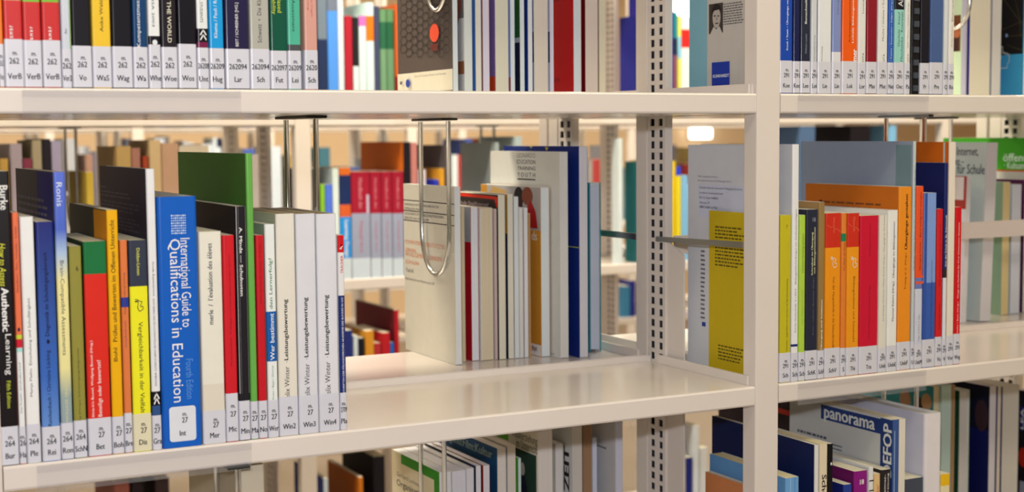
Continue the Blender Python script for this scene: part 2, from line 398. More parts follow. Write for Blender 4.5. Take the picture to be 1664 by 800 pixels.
YS = .003
class Row:
    def __init__(s, z, ybase, group): s.z = z; s.yb = ybase; s.group = group; s.x = -9
    def __call__(s, xl, xr, top, col, label, d=.15, mark=None, texts=(), bands=(), art=(), h=None, gap=.0007, **k):
        yb = s.yb(xl); a = onY(xl, yb, YS).x; c = onY(xr, s.yb(xr), YS).x
        a = max(a+.0003, s.x+gap); c = max(c-.0003, a+.003); s.x = c
        xm = (a+c)/2
        def zof(y):  # height on the spine for a picture row
            dd = onX(0, 0, 0) if False else None
            # solve along the vertical through xm
            f = lambda q: (Vector((xm, YS, q))-CAM)
            lo, hi = -.6, .9
            for _ in range(40):
                m_ = (lo+hi)/2; v = f(m_); yy = 400-FPX*(v @ _U)/(v @ _F)
                if yy > y: lo = m_
                else: hi = m_
            return lo-s.z
        s.zof = zof
        hh = h or zof(top)
        bd = [(zof(q[1]), zof(q[0]), q[2]) for q in bands]
        tx = [(t[0], t[1], t[2], t[3], zof(t[5]), zof(t[4]))+tuple(t[6:]) for t in texts]
        ar = []
        for q in art:
            x0, y0, x1, y1 = q[1:5]
            yf, yn = onX(x0, (y0+y1)/2, a).y, onX(x1, (y0+y1)/2, a).y
            f0, f1 = onX((x0+x1)/2, y1, a).z-s.z, onX((x0+x1)/2, y0, a).z-s.z
            ar.append((q[0], min(d-.003, yf-YS)+YS, max(YS+.001, yn), max(.001, f0), min(hh-.001, f1))+tuple(q[5:]))
        mk = None
        if mark:
            mk = (zof(mark[0]), mark[1], mark[2] if len(mark) > 2 else (214, 208, 214))+tuple(mark[3:])
        return make_book(k.pop('name', 'book'), label, k.pop('group', s.group), a, c, YS+k.pop('dy', 0), s.z+.0003, hh, d, col, bands=bd, texts=tx, art=ar, mark=mk, **k)
W = (240, 238, 236); K = (20, 18, 26)

# ---- upper left row
UL = Row(.36, lambda x: 141+.0081*x, 'books with shelf marks on the upper left shelf')
L262 = 'm.', '262'
def ul(xl, xr, ltop, name3, col, label, **k):
    num = k.pop('num', '262')
    return UL(xl, xr, 0, col, label, h=k.pop('h', .235), mark=(ltop, ('m.', num, name3)), **k)
ul(0, 8, 72, 'Ver', (240, 120, 30), 'orange spined book cut by the left edge of the photo, upper shelf')
RED = (205, 50, 50); GRN = (130, 180, 60)
ul(9, 40, 64, 'VerB', RED, 'first of three red spines marked VerB, next to the orange book', bands=[(-60, 1, (200, 170, 110))], texts=[('B M B F', 'up', .30, .48, 42, 62, W, dict(b=.02))])
ul(40, 70, 66, 'VerB', RED, 'middle one of three red spines marked VerB on the upper shelf', bands=[(-60, 3.5, GRN)], texts=[('B M B F', 'up', .38, .54, 44, 65, W, dict(b=.02))])
ul(71, 101, 66, 'VerB', RED, 'third red spine marked VerB, beside the thin grey book', bands=[(-60, 4, GRN)], texts=[('B M B F', 'up', .36, .52, 44, 65, W, dict(b=.02))])
ul(102, 118, 80, 'Ver2', (205, 205, 212), 'thin pale grey book marked Ver2 after the three red spines', texts=[('Bar', 'up', .35, .6, 46, 55, (60, 60, 80)), ('#', '', .92, 1, -60, 80, (150, 190, 90))])
ul(119, 151, 75, 'Vo', K, 'black book marked Vo left of the yellow spine')
ul(152, 183, 76, 'WaS', (244, 190, 50), 'yellow spined book marked WaS on the upper shelf', texts=[('Anke Walzebug', 'up', .42, .66, -22, 52, (45, 35, 35), dict(b=.005))])
ul(184, 217, 76, 'Wag', K, 'black glossy book marked Wag right of the yellow spine')
ul(218, 242, 77, 'Wa', (18, 62, 105), 'dark teal blue book marked Wa with white lettering', texts=[('Kompetenzmessung in den PISA', 'up', .25, .6, -80, 77, W)])
ul(243, 263, 73, 'Whe', (232, 228, 226), 'white spine marked Whe with black block and white dot', bands=[(59, 73, K)], texts=[('Measurement in PISA 2003', 'down', .35, .55, -90, 44, K), ('o', '', .32, .75, 65, 74, (225, 225, 225))])
ul(264, 290, 77, 'Woe', (34, 28, 34), 'black book marked Woe with pale title lettering down the spine', texts=[('AROUND THE WORLD', 'down', .40, .66, -52, 70, (225, 215, 190), dict(b=.01))])
ul(291, 321, 72, 'Wos', K, 'black glossy book marked Wos with a stepped label')
ul(322, 341, 78, 'Unt', (228, 225, 220), 'thin white spine marked Unt with black chevron block', cov=(80, 20, 60), num='26208', bands=[(47, 69, K), (69, 78, (120, 30, 70))], texts=[('AND INTERNATIONAL STUDENTS', 'down', .3, .55, -70, 37, K), ('line', '', .3, .8, 49, 57, W, dict(pts=[(0, 0), (.5, 1), (1, 0)], w=.0012)), ('line', '', .3, .8, 57, 65, W, dict(pts=[(0, 0), (.5, 1), (1, 0)], w=.0012))])
ul(342, 366, 79, 'Hug', (28, 150, 212), 'bright blue book marked Hug', num='26209', texts=[('Klieme / Pauli / Reusser', 'up', .32, .56, -22, 62, W)])
ul(368, 407, 80, 'Lar', (38, 32, 66), 'thick dark indigo book marked Lar', num='262094', texts=[('BEIT / SCHREINER [HG.]', 'up', .42, .58, 5, 76, W)])
ul(408, 440, 80, 'Sch', (178, 172, 160), 'grey beige spine marked Sch beside the dark green book', num='262094', texts=[('Schwetz  •  Die Klassenarbeit', 'up', .38, .60, -40, 70, (40, 38, 40))])
ul(441, 468, 83, 'Fut', (18, 82, 62), 'dark green book marked Fut with yellow green title', num='262097', texts=[('School-Based', 'down', .46, .72, -38, 21, (190, 195, 60), dict(b=.01)), ('Accountability', 'down', .08, .36, -38, 24, (190, 195, 60), dict(b=.01))])
ul(469, 491, 83, 'Lei', (82, 176, 146), 'mint green book marked Lei', num='26209', bands=[(73, 83, (80, 82, 84))], texts=[('Assessment', 'down', .34, .58, 0, 52, (30, 40, 40))])
ul(496, 518, 82, 'Sch', (216, 156, 140), 'salmon pink book marked Sch at the right end of the upper left row', num='2620', texts=[('Thought, Cognit.', 'down', .5, .66, -20, 29, (180, 40, 50)), ('Learning', 'down', .24, .38, -12, 17, (180, 40, 50))])

# ---- middle left row
ML = Row(0.0, lambda x: 760-.1057*x, 'books with shelf marks on the middle left shelf')
def ml(xl, xr, top, ltop, name3, col, label, num='27', **k):
    return ML(xl, xr, top, col, label, mark=k.pop('mark', None) or (ltop, ('m.', num, name3)), **k)
ml(3, 32, 279, 694, 'Bur', (24, 18, 20), 'black book marked Bur at the left end of the middle shelf', num='264', d=.19, texts=[('Burke', 'down', .42, .86, 302, 342, W, dict(b=.015)), ('How to Assess', 'down', .25, .62, 396, 466, (225, 220, 60), dict(s=.25)), ('Authentic', 'down', .30, .72, 468, 540, W, dict(b=.03)), ('Learning', 'down', .34, .78, 544, 610, W), ('Fifth Edition', 'down', .42, .66, 620, 664, (200, 205, 60))])
ml(33, 44, 346, 694, 'Ha', (232, 112, 72), 'slim coral and white spine marked Ha', num='26', bands=[(545, 552, (200, 205, 60)), (552, 566, (205, 30, 50)), (566, 573, (170, 215, 205)), (573, 700, (232, 228, 230))], texts=[('Hasselhorn / Ehm / Schneider / Schöler', 'up', .3, .62, 368, 476, (70, 30, 40)), ('o', '', .25, .7, 533, 540, (70, 30, 60)), ('Das Projekt „Schulreifes Kind“', 'up', .3, .62, 588, 672, (50, 45, 55))])
ml(45, 68, 353, 690, 'Ple', (236, 232, 236), 'white spine marked Ple right of the slim coral spine', num='264', texts=[('Manja Plehn', 'up', .34, .58, 600, 645, (50, 45, 55)), ('Einschulung und Schulfähigkeit', 'up', .34, .60, 485, 594, (35, 30, 40))])
gm = grad_mat([(0, (120, 160, 215)), (.35, (55, 100, 180)), (1, (16, 24, 105))], 0, .235)
ml(70, 100, 361, 694, 'Rei', (50, 90, 175), 'blue spine marked Rei shading from dark to light downwards', num='264', spinemat=gm, cov=(20, 22, 70), texts=[('Karstina Reichenbach / Christina Lücking', 'up', .34, .62, 570, 728, (14, 14, 50), dict(b=.008)), ('•', 'up', .4, .58, 552, 560, (14, 14, 50)), ('Diagnostik im Schuleingangsbereich', 'up', .34, .64, 411, 547, (14, 14, 50), dict(b=.012))])
gm = grad_mat([(0, (140, 150, 175)), (.22, (150, 165, 160)), (.32, (235, 220, 150)), (.62, (240, 222, 150)), (.72, (170, 190, 215)), (.80, (75, 100, 190)), (1, (90, 110, 205))], 0, .28)
ml(101, 121, 280, 688, 'Ron', (90, 110, 205), 'tall blue and yellow spine marked Ron', num='264', spinemat=gm, cov=(74, 64, 68), d=.232, art=[('rect', 64, 270, 88, 560, (30, 32, 110)), ('lines', 30, 318, 80, 350, (120, 112, 118), 3)],
   texts=[('Ronis', 'down', .22, .70, 297, 336, (225, 225, 235)), ('Brain-Compatible Assessments', 'down', .22, .66, 424, 578, (70, 60, 70)), ('SECOND EDITION', 'down', .40, .62, 610, 686, (225, 205, 140))])
ml(122, 143, 401, 684, 'SchN', (146, 136, 60), 'olive spine marked SchN left of the red and green book', num='264', cov=(70, 66, 40), texts=[('6', 'h', .52, .72, 433, 441, (50, 45, 30), dict(b=.02)), ('Geiling (Hrsg.): Schuleingangsdiagnostik', 'up', .40, .58, 566, 700, (55, 50, 30))])
ml(145, 183, 393, 680, 'Bet', (220, 44, 32), 'red spine with green top marked Bet', bands=[(380, 446, (28, 110, 58))], cov=(40, 60, 40), texts=[('Silvia-Iris Beutel, Wolfgang Beutel (Hrsg.)', 'up', .16, .30, 554, 678, W), ('Beteiligt oder bewertet?', 'up', .44, .66, 586, 678, W)])
ml(184, 203, 342, 678, 'Boh', (248, 172, 18), 'yellow orange spine marked Boh', cov=(52, 56, 44), d=.19, art=[('rect', 155, 330, 184, 560, (235, 150, 20))], texts=[('Bohl', 'up', .28, .62, 566, 588, (60, 40, 10), dict(b=.008)), ('Prüfen und Bewerten im Offenen Unterricht', 'up', .26, .66, 358, 556, (50, 35, 10), dict(b=.008))])
ml(204, 217, 391, 672, 'Bre', (222, 120, 66), 'slim terracotta spine with blue block marked Bre', bands=[(484, 500, (35, 60, 150))], texts=[('Georg Breidenstein', 'up', .3, .62, 522, 566, (110, 60, 90)), ('Zeugnisnotenbesprechung', 'up', .3, .62, 444, 512, (110, 50, 40))])
ml(218, 248, 391, 673, 'Dis', (240, 226, 40), 'yellow spine with dark grey top and horse emblem marked Dis', bands=[(380, 466, (54, 58, 72))], cov=(60, 62, 72), mark=(673, ('m.', '27', 'Dis'), (226, 212, 178)), texts=[('Didden-Linsen', 'down', .42, .60, 404, 448, (225, 220, 90)), ('line', '', .26, .72, 487, 508, (40, 40, 50), dict(pts=[(1-q, 1-p) for p, q in [(b_, a_) for a_, b_ in HORSE]], w=.0007)), ('Vergleichbarkeit in der Vielfalt', 'down', .34, .66, 524, 672, (40, 40, 40), dict(b=.005))])
ml(249, 264, 275, 676, 'Gra', (232, 226, 230), 'tall slim white spine marked Gra with black chevron block', cov=(40, 32, 52), d=.22, bands=[(637, 660, K), (660, 676, (50, 80, 130))], art=[('lines', 147, 298, 172, 307, (90, 82, 92), 1), ('lines', 150, 310, 215, 322, (90, 82, 92), 2), ('lines', 150, 326, 226, 345, (80, 74, 86), 3), ('lines', 150, 350, 226, 372, (80, 74, 86), 4)],
   texts=[('Grade Expectations', 'down', .36, .66, 426, 482, K), ('HOW MARKS AND EDUCATION POLICIES SHAPE STUDENTS’ AMBITIONS', 'down', .38, .60, 486, 628, K), ('line', '', .25, .8, 640, 649, W, dict(pts=[(0, 0), (.5, 1), (1, 0)], w=.0012)), ('line', '', .25, .8, 648, 657, W, dict(pts=[(0, 0), (.5, 1), (1, 0)], w=.0012))])
dots = []
for i in range(8):
    for j in range(8):
        rg = .30 if (i*j+i+2*j) % 3 else .42
        u = .36+.048*i; y = 351+4.1*j; dots.append(('o', '', u-.05*rg, u+.05*rg, y-2.3*rg*1.6, y+2.3*rg*1.6, (205, 215, 235)))
ml(265, 330, 320, 0, 'Int', (22, 92, 184), 'thick blue book with a grid of dots and a white shelf mark Int', mark=(661, ('m.', '27', 'Int'), (222, 220, 226), .0060, (.17, .84)), hard=True, d=.18, cov=(24, 20, 24), texts=dots+[('International Guide to', 'down', .56, .80, 388, 533, W), ('Qualifications in Education', 'down', .24, .56, 389, 654, W), ('Fourth Edition', 'down', .62, .80, 585, 650, (90, 140, 205))])
ml(331, 368, 377, 668, 'Mer', (232, 222, 204), 'cream spine marked Mer between the blue and the red book', bands=[(625, 668, (224, 210, 190))], texts=[('merle  /  l’évaluation des élèves', 'up', .34, .56, 396, 528, (25, 38, 62), dict(b=.012))])
ml(369, 389, 383, 640, 'Mic', (208, 32, 42), 'red spine marked Mic beside the worn black spine', mark=(640, ('m.', '27', 'Mic')), texts=[('Moosecker/Andt   Prüfungen und Leistungsbewertungen Spanien', 'up', .44, .62, 415, 596, (110, 20, 30))])
ml(390, 408, 336, 652, 'Min', (34, 30, 36), 'black spine with worn white edges marked Min', cov=(28, 20, 24), d=.19, texts=[('A. Minde — Schulnoten', 'down', .34, .62, 370, 482, W, dict(b=.015)), ('#', '', .06, .12, 336, 640, (180, 175, 172)), ('#', '', .26, .29, 336, 640, (120, 116, 116)), ('#', '', .93, .97, 336, 640, (120, 116, 116))])
ml(409, 421, 250, 653, 'Ma', (104, 168, 74), 'very tall slim green book marked Ma', cov=(58, 108, 34), covkind='paper', d=.27)
ml(422, 436, 383, 652, 'No', (200, 28, 40), 'slim red spine marked No right of the tall green book', texts=[('Naske  Ravenscroft  Leitlinien  Prüfungen', 'up', .4, .6, 396, 494, (90, 14, 30))])
ml(437, 454, 365, 651, 'Wer', (232, 234, 230), 'white spine with blue block and green lettering marked Wer', cov=(150, 165, 140), bands=[(507, 588, (20, 90, 165))], texts=[('Wer bestimmt', 'up', .3, .72, 510, 586, W, dict(b=.012)), ('den Lernerfolg?', 'up', .3, .72, 420, 503, (60, 120, 60), dict(b=.01)), ('Kneer / Bippi / Zimmer', 'up', .4, .64, 594, 650, (70, 130, 80))])
for i, (a_, b_, c_) in enumerate(((455, 486, (228, 216, 200)), (487, 519, (218, 212, 214)), (520, 553, (220, 214, 216)))):
    ml(a_, b_, 348, (645, 643, 640)[i], 'Win%d' % (i+2), c_, ('cream spine marked Win2, first of three alike', 'pale grey spine marked Win3, middle of three alike', 'pale grey spine marked Win4, last of three alike')[i], cov=(188, 184, 160) if i == 0 else c_, d=.17, kind='paper', pages=(150, 130, 100),
       texts=[('Felix Winter  ·', 'up', .30, .56, (588, 583, 580)[i], (652, 650, 646)[i], (40, 36, 40)), ('Leistungsbewertung', 'up', .30, .58, (487, 484, 480)[i], (586, 581, 577)[i], (26, 22, 26), dict(b=.025))])
ml(554, 565, 383, 640, 'Pla', (228, 220, 216), 'slim white spine with red and navy blocks marked Pla, end of the row', num='2709', bands=[(383, 411, (208, 24, 32)), (481, 639, (24, 44, 110))], texts=[('TRAUNER', 'up', .35, .75, 416, 445, (200, 30, 40), dict(b=.01)), ('line', '', .3, .7, 398, 406, W, dict(pts=[(0, .2), (.5, 0), (.5, 1), (.5, .6), (1, .6)], w=.0010)), ('SCHRIFTEN DER PÄDAGOGISCHEN AKADEMIE DES BUNDES IN OÖ', 'up', .32, .66, 484, 640, W)])
ROW_END_ML = ML.x

# ---- upper right row
UR = Row(.36, lambda x: 151.5+.0069*(x-1265), 'books with shelf marks on the upper right shelf')
def ur(xl, xr, ltop, name3, col, label, num='291', **k):
    return UR(xl, xr, 0, col, label, h=k.pop('h', .235), mark=(ltop, ('m.', num, name3)) if ltop else None, **k)
ur(1267, 1288, 99, 'Koe', (24, 70, 165), 'royal blue spine marked Koe beside the white upright', texts=[('Köck / Stein • Übergänge von der', 'up', .46, .66, -15, 82, W, dict(b=.01))])
ur(1289, 1300, 100, 'Koc', (22, 28, 72), 'slim dark navy spine marked Koc')
ur(1301, 1317, 100, 'Lee', (38, 42, 60), 'charcoal navy spine marked Lee', texts=[('Benachteiligte', 'up', .38, .64, -12, 39, W, dict(b=.015)), ('Wilhelm Lecker', 'up', .42, .6, 55, 88, (150, 150, 165))])
ur(1318, 1328, 101, 'Lei', (206, 204, 204), 'slim pale grey spine marked Lei with a stiff spaced title', texts=[('Individualförderung', 'up', .4, .65, 58, 100, (80, 78, 90))])
ur(1329, 1351, 101, 'Lie', (226, 222, 220), 'white spine marked Lie left of the periwinkle spine', cov=(26, 36, 105), texts=[('Hochschulung', 'up', .22, .34, 76, 100, (70, 68, 80))])
ur(1352, 1367, 101, 'Lin', (130, 140, 186), 'periwinkle spine with white foot marked Lin', bands=[(85, 160, (222, 216, 218))], texts=[('Anke Liegmann', 'up', .5, .66, -12, 24, (60, 60, 90))])
ur(1368, 1393, 100, 'Lok', (240, 92, 18), 'bright orange spine marked Lok', texts=[('Arbeitsgemeinschaft Weinheim', 'up', .42, .54, -50, 70, (90, 30, 20), dict(b=.01)), ('Lokale Bildungsverantwortung', 'up', .62, .76, -50, 70, W, dict(b=.01)), ('mer', 'up', .74, .96, 80, 100, W, dict(b=.03))])
ur(1394, 1407, 103, 'Lor', (226, 220, 212), 'slim cream spine marked Lor right of the orange spine', texts=[('Lorenzen', 'up', .45, .66, -8, 22, (60, 55, 60)), ('NTA', 'up', .5, .72, 86, 101, (60, 55, 60))])
ur(1408, 1425, 101, 'Mas', (140, 20, 34), 'dark red spine marked Mas')
ur(1426, 1442, 101, 'Muc', (228, 222, 216), 'white spine marked Muc right of the dark red one', texts=[('Mucha / Oehme / Truschel', 'up', .4, .58, -18, 67, (60, 55, 60)), ('NTA', 'up', .5, .7, 88, 102, (60, 55, 60))])
ur(1443, 1452, 102, 'Nat', (36, 86, 170), 'slim blue spine marked Nat beside the mint spine', texts=[('/ Franke / Diezemann / Käfgen (Hrsg.)', 'up', .35, .65, 0, 100, W)])
ur(1453, 1469, 102, 'Oec', (150, 205, 190), 'mint spine with black top marked Oec', bands=[(-60, 16, (18, 18, 28))], texts=[('Oechsle · Knauf', 'up', .28, .5, 20, 76, (40, 60, 60)), ('Maschetzke · Rosowski', 'up', .6, .82, 20, 100, (40, 60, 60)), ('Abi', 'up', .3, .8, -8, 11, W)])
ur(1470, 1479, 103, 'Pa', (228, 222, 214), 'slim cream spine marked Pa left of the comb bound volume', texts=[('Hof / Meurs / Walther (Hrsg.)', 'up', .35, .6, 4, 78, (60, 55, 60)), ('NTA', 'up', .4, .65, 88, 101, (60, 55, 60))])
def comb(mb, hw, d, h):
    m = mat((70, 72, 80), 'gloss')
    for i in range(14):
        z = .004+i*.0165; mb.box(-hw*.55, hw*.55, -.0022, .0004, z, z+.0075, m)
ur(1480, 1494, None, '', (16, 15, 20), 'black comb bound volume with grey plastic rings', extra=comb, gap=.001)
ur(1495, 1510, 103, 'Pr', (24, 22, 32), 'black spine marked Pr beside the comb binding')
ur(1511, 1532, 102, 'Pre', (72, 94, 142), 'slate blue spine marked Pre')
ur(1533, 1540, 103, 'Q', (216, 214, 212), 'very slim pale spine marked Q after the slate blue spine')
ur(1541, 1550, 104, 'Ric', (232, 224, 214), 'slim cream spine marked Ric at the right end of its row', texts=[('Philipp Richert', 'up', .4, .65, 42, 76, (150, 60, 40)), ('Elternarbeit', 'up', .4, .7, -10, 35, (90, 50, 40))])
ROW_END_UR = UR.x

# ---- middle right row
MR = Row(0.0, lambda x: 622.5-.107*(x-1267), 'books with shelf marks on the middle right shelf')
def mr(xl, xr, top, ltop, name3, col, label, num='291', **k):
    return MR(xl, xr, top, col, label, mark=(ltop, ('m.', num, name3)) if ltop else None, **k)
mr(1267, 1285, 350, 574, 'Sch', (196, 180, 36), 'olive yellow spine marked Sch beside the white upright', cov=(170, 155, 30), texts=[('Schemann   Jugendliche vor und nach der Berufsvorbereitung', 'up', .56, .70, 454, 572, (60, 55, 20), dict(b=.01)), ('?', 'h', .52, .62, 366, 372, (60, 55, 20))])
mr(1286, 1297, 235, 574, 'Sch', (232, 226, 226), 'tall slim white spine marked Sch with a small navy bar', cov=(196, 194, 200), d=.2, bands=[(560, 564, (30, 44, 110))], texts=[('Forum Hochschule  6 | 2014    Bildungsentscheidungen von Studienberechtigten', 'up', .42, .70, 341, 541, (70, 66, 76))])
mr(1298, 1308, 350, 573, 'Sch', (176, 205, 70), 'slim lime green spine marked Sch', texts=[('Schulische Übergänge gestalten', 'up', .4, .66, 380, 444, (40, 60, 20), dict(b=.01)), ('Hagen, Stralowski, Kutzer (Hrsg.)', 'up', .4, .6, 472, 528, (110, 140, 50))])
mr(1309, 1328, 341, 570, 'SchK', (42, 44, 60), 'charcoal spine with yellow white lettering marked SchK', texts=[('18', 'h', .5, .76, 354, 361, (150, 150, 165)), ('Schreiben im Übergang', 'up', .38, .58, 378, 448, (225, 220, 170), dict(b=.015)), ('von Bildungsinstitutionen', 'up', .62, .80, 370, 446, (225, 220, 170), dict(b=.01)), ('Knorr / Lehnen / Brommer (Hrsg.)', 'up', .55, .68, 452, 545, (110, 110, 130))])
mr(1329, 1339, 329, 570, 'SchF', (150, 118, 70), 'slim brown spine marked SchF', cov=(166, 130, 84), d=.15, texts=[('Übergang und Selektion', 'up', .34, .68, 488, 569, W, dict(b=.012))])
SIG = [(0, 1), (.2, .7), (.4, .75), (.5, .5), (.7, .55), (1, .15)]
mr(1340, 1365, 347, 566, 'SchV', (240, 146, 26), 'wider red and orange spine with horse emblem marked SchV', bands=[(340, 403, (206, 48, 30))], texts=[('Schnüpfer', 'down', .44, .58, 354, 380, (230, 120, 90)), ('line', '', .1, .95, 366, 380, (225, 100, 70), dict(pts=SIG, w=.0007)), ('line', '', .32, .74, 418, 437, W, dict(pts=[(1-q, 1-p) for p, q in [(b_, a_) for a_, b_ in HORSE]], w=.0007)), ('Von der Hauptschule in die Sekundarstufe', 'down', .42, .62, 450, 566, (110, 60, 20))])
mr(1366, 1374, 347, 566, 'S', (224, 126, 50), 'slim orange spine with green block between two horse emblem spines', bands=[(380, 393, (30, 125, 80))], texts=[('Die Mitten der Kinder', 'up', .35, .65, 394, 440, (110, 50, 20))])
mr(1375, 1395, 347, 565, 'Thi', (240, 150, 30), 'narrower red and orange spine with horse emblem marked Thi', bands=[(340, 402, (206, 48, 30))], texts=[('Thiersch', 'down', .44, .6, 352, 376, (230, 120, 90)), ('line', '', .1, .95, 364, 378, (225, 100, 70), dict(pts=SIG, w=.0007)), ('line', '', .28, .80, 418, 437, W, dict(pts=[(1-q, 1-p) for p, q in [(b_, a_) for a_, b_ in HORSE]], w=.0007)), ('Bildungshabitus und Schulwahl', 'down', .44, .66, 450, 556, (110, 60, 20))])
mr(1396, 1426, 351, 563, 'Tra', (206, 24, 52), 'wide crimson spine marked Tra', texts=[('Transition Pathways', 'up', .46, .58, 364, 418, (150, 15, 40)), ('Thomas Transferius und Denecke (Hrsg.)', 'up', .46, .58, 465, 552, (140, 15, 35))])
mr(1427, 1440, 350, 566, 'Ueb', (226, 216, 200), 'cream spine marked Ueb right of the crimson spine', texts=[('Lin-Klitzing / Di Fuccia / Müller-Frerich (Hrsg.) • Übergänge im Schulwesen', 'up', .46, .66, 350, 522, (70, 64, 60))])
mr(1441, 1457, 342, 562, 'UebE', (236, 230, 222), 'white spine with navy lettering marked UebE', texts=[('Thomas Eckert (Hrsg.)', 'up', .44, .68, 458, 524, (40, 40, 100), dict(b=.012)), ('Übergänge im Bildungswesen', 'up', .44, .70, 361, 452, (40, 40, 100), dict(b=.012))])
mr(1458, 1479, 304, 556, 'UebF', (240, 142, 36), 'tall orange spine marked UebF', cov=(206, 110, 30), d=.19, art=[('lines', 1338, 327, 1432, 341, (120, 70, 40), 2), ('oval', 1331, 325, 1337, 330, (90, 40, 30))], texts=[('Freitag et al. (Hrsg.)', 'up', .46, .64, 412, 470, (100, 55, 20)), ('Übergänge gestalten', 'up', .42, .72, 316, 406, (50, 28, 15), dict(b=.03))])  # cover is the spine's orange with its weaker light painted in
mr(1480, 1485, 230, 556, 'U', (190, 200, 196), 'tall thin book marked U with large grey blue cover', cov=(150, 158, 176), d=.23, texts=[('Übergänge zwischen Schule und Beruf und darauf bezogene Hilfesysteme', 'up', .3, .8, 268, 440, (70, 80, 80))], art=[('rect', 1455, 236, 1480, 420, (116, 140, 146))])
mr(1486, 1498, 303, 560, 'UebM', (236, 84, 40), 'orange red spine with lilac foot marked UebM', bands=[(452, 470, (110, 120, 180)), (470, 620, (206, 204, 216))], texts=[('Übergang Schule – Beruf erfolgreich managen', 'up', .42, .70, 313, 440, (70, 24, 24), dict(b=.008)), ('#', '', 0, 1, 448, 452, (236, 84, 40)), ('#', '', 0, 1, 458, 462, (236, 84, 40)), ('Hilger im DLR e. V. (Hg.)', 'up', .42, .64, 512, 555, (70, 70, 90))])
mr(1499, 1519, 314, 552, 'Uri', (130, 156, 212), 'two tone blue spine marked Uri', cov=(60, 90, 160), bands=[(460, 620, (60, 92, 170))], texts=[('#', '', 0, .22, 314, 552, (54, 84, 160)), ('Kinder in schwierigen Übergangssituationen', 'up', .56, .72, 424, 548, (40, 50, 90))])
mr(1520, 1530, 340, 548, 'Va', (214, 34, 36), 'slim red spine marked Va beside the two tone blue one', texts=[('Selbstbestimmung im Studium', 'up', .4, .64, 364, 466, (110, 18, 24)), ('Methoden heute', 'up', .4, .64, 494, 536, (110, 18, 24))])
mr(1531, 1537, 265, 551, 'V', (28, 40, 100), 'navy and white slim spine marked V', cov=(26, 32, 88), d=.16, bands=[(438, 452, (40, 40, 40)), (452, 620, (225, 220, 222))], texts=[('Von der Schule in die Arbeitswelt', 'up', .3, .75, 350, 434, W, dict(b=.012))])
mr(1538, 1549, 231, 546, 'Vor', (232, 216, 198), 'tall cream spine marked Vor with orange cover', cov=(214, 104, 22), d=.20, art=[('rect', 1531, 232, 1534, 520, (205, 198, 200))], kind='paper')
mr(1550, 1560, 337, 543, 'Weg', (212, 20, 28), 'slim red spine marked Weg at the end of the middle right row', texts=[('Miethe / Buse (Hrsg.) · Wege ins Studium für First Generation Students', 'up', .36, .66, 362, 545, (240, 210, 205))])
ROW_END_MR = MR.x

def zat(X, Y, ypx):
    lo, hi = -1.2, 1.4
    for _ in range(44):
        m_ = (lo+hi)/2; v = Vector((X, Y, m_))-CAM; yy = 400-FPX*(v @ _U)/(v @ _F)
        if yy > ypx: lo = m_
        else: hi = m_
    return lo
# ---- bottom right row (front), tops only in the picture
BR = Row(-.36, lambda x: 795.0, 'books on the bottom right shelf')
BR(1266, 1276, 808, (205, 128, 78), 'low salmon brown book beside the upright, bottom right shelf', d=.16)
BR(1277, 1299, 777, (112, 160, 208), 'light blue striped spine low on the bottom right shelf', d=.165, cov=(96, 146, 196), pages=(215, 200, 160), texts=[('#', '', .3, .36, 777, 860, (150, 190, 225)), ('#', '', .62, .70, 777, 860, (90, 140, 190))])
BR(1324, 1331, 724, (226, 218, 212), 'thin white spine with big midnight blue cover, bottom right shelf', cov=(16, 30, 76), d=.225)
BR(1332, 1345, 722, (226, 206, 176), 'cream spine lettered Scho on the bottom right shelf', texts=[('Schola', 'down', .25, .85, 772, 822, K, dict(b=.02))], pages=(222, 205, 160))
BR(1346, 1354, 722, (20, 18, 22), 'black slim spine right of the cream one lettered Scho', texts=[('o', '', .4, .7, 752, 757, W)])
BR(1371, 1385, 788, (40, 62, 140), 'low blue book in front of the purple numbered spine', d=.13, cov=(26, 36, 110))
BR(1388, 1410, 766, (140, 28, 122), 'purple spine with the number 18', texts=[('18', 'h', .42, .72, 780, 788, W, dict(b=.02))], cov=(110, 20, 90), d=.15)
BR(1412, 1420, 759, (228, 222, 216), 'thin white volume with dark rings right of the purple spine', texts=[('#', '', 0, 1, 781, 783, K), ('#', '', 0, 1, 797, 799, K)])
BR(1421, 1431, 771, (226, 186, 130), 'slim sand spine with red script', texts=[('Spur', 'up', .3, .8, 787, 815, (190, 40, 30), dict(s=.3))])
BR(1432, 1448, 764, (42, 36, 38), 'black spine with white lettering before the large blue bordered cover', texts=[('Schulheimat-', 'up', .25, .45, 772, 830, W), ('Vorbereitung', 'up', .6, .8, 770, 830, W)])
BR(1450, 1470, 682, (60, 86, 142), 'tall journal with cream cover in a blue border lettered panorama', cov=(206, 202, 196), covkind='paper', d=.215, texts=[('#', '', .48, 1.0, 682, 860, (226, 214, 196)), ('#', '', .1, .16, 700, 800, (150, 170, 200))],
   art=[('rect', 1334, 672, 1451, 696, (38, 60, 118)), ('rect', 1430, 678, 1451, 860, (38, 60, 118)), ('h', 1339, 675, 1422, 696, (225, 222, 214), 'panorama', .03), ('up', 1435, 689, 1449, 776, (225, 222, 214), 'DEFOP', .03), ('lines', 1296, 702, 1350, 712, (90, 90, 100), 1), ('lines', 1350, 722, 1372, 734, (90, 90, 100), 2)])
BR(1471, 1501, 778, (72, 76, 88), 'dark grey low book between the journal and the white slipcase', d=.14)
BR(1502, 1529, 673, (226, 214, 214), 'large white slipcase right of the journal', kind='matte', cov=(206, 200, 212), covkind='matte', d=.225, pages=(214, 208, 204), name='slipcase', cat='slipcase', hard=True)
BR(1530, 1544, 771, (232, 214, 170), 'yellow topped spine right of the white slipcase', bands=[(760, 790, (240, 184, 28))])
ROW_END_BR = BR.x
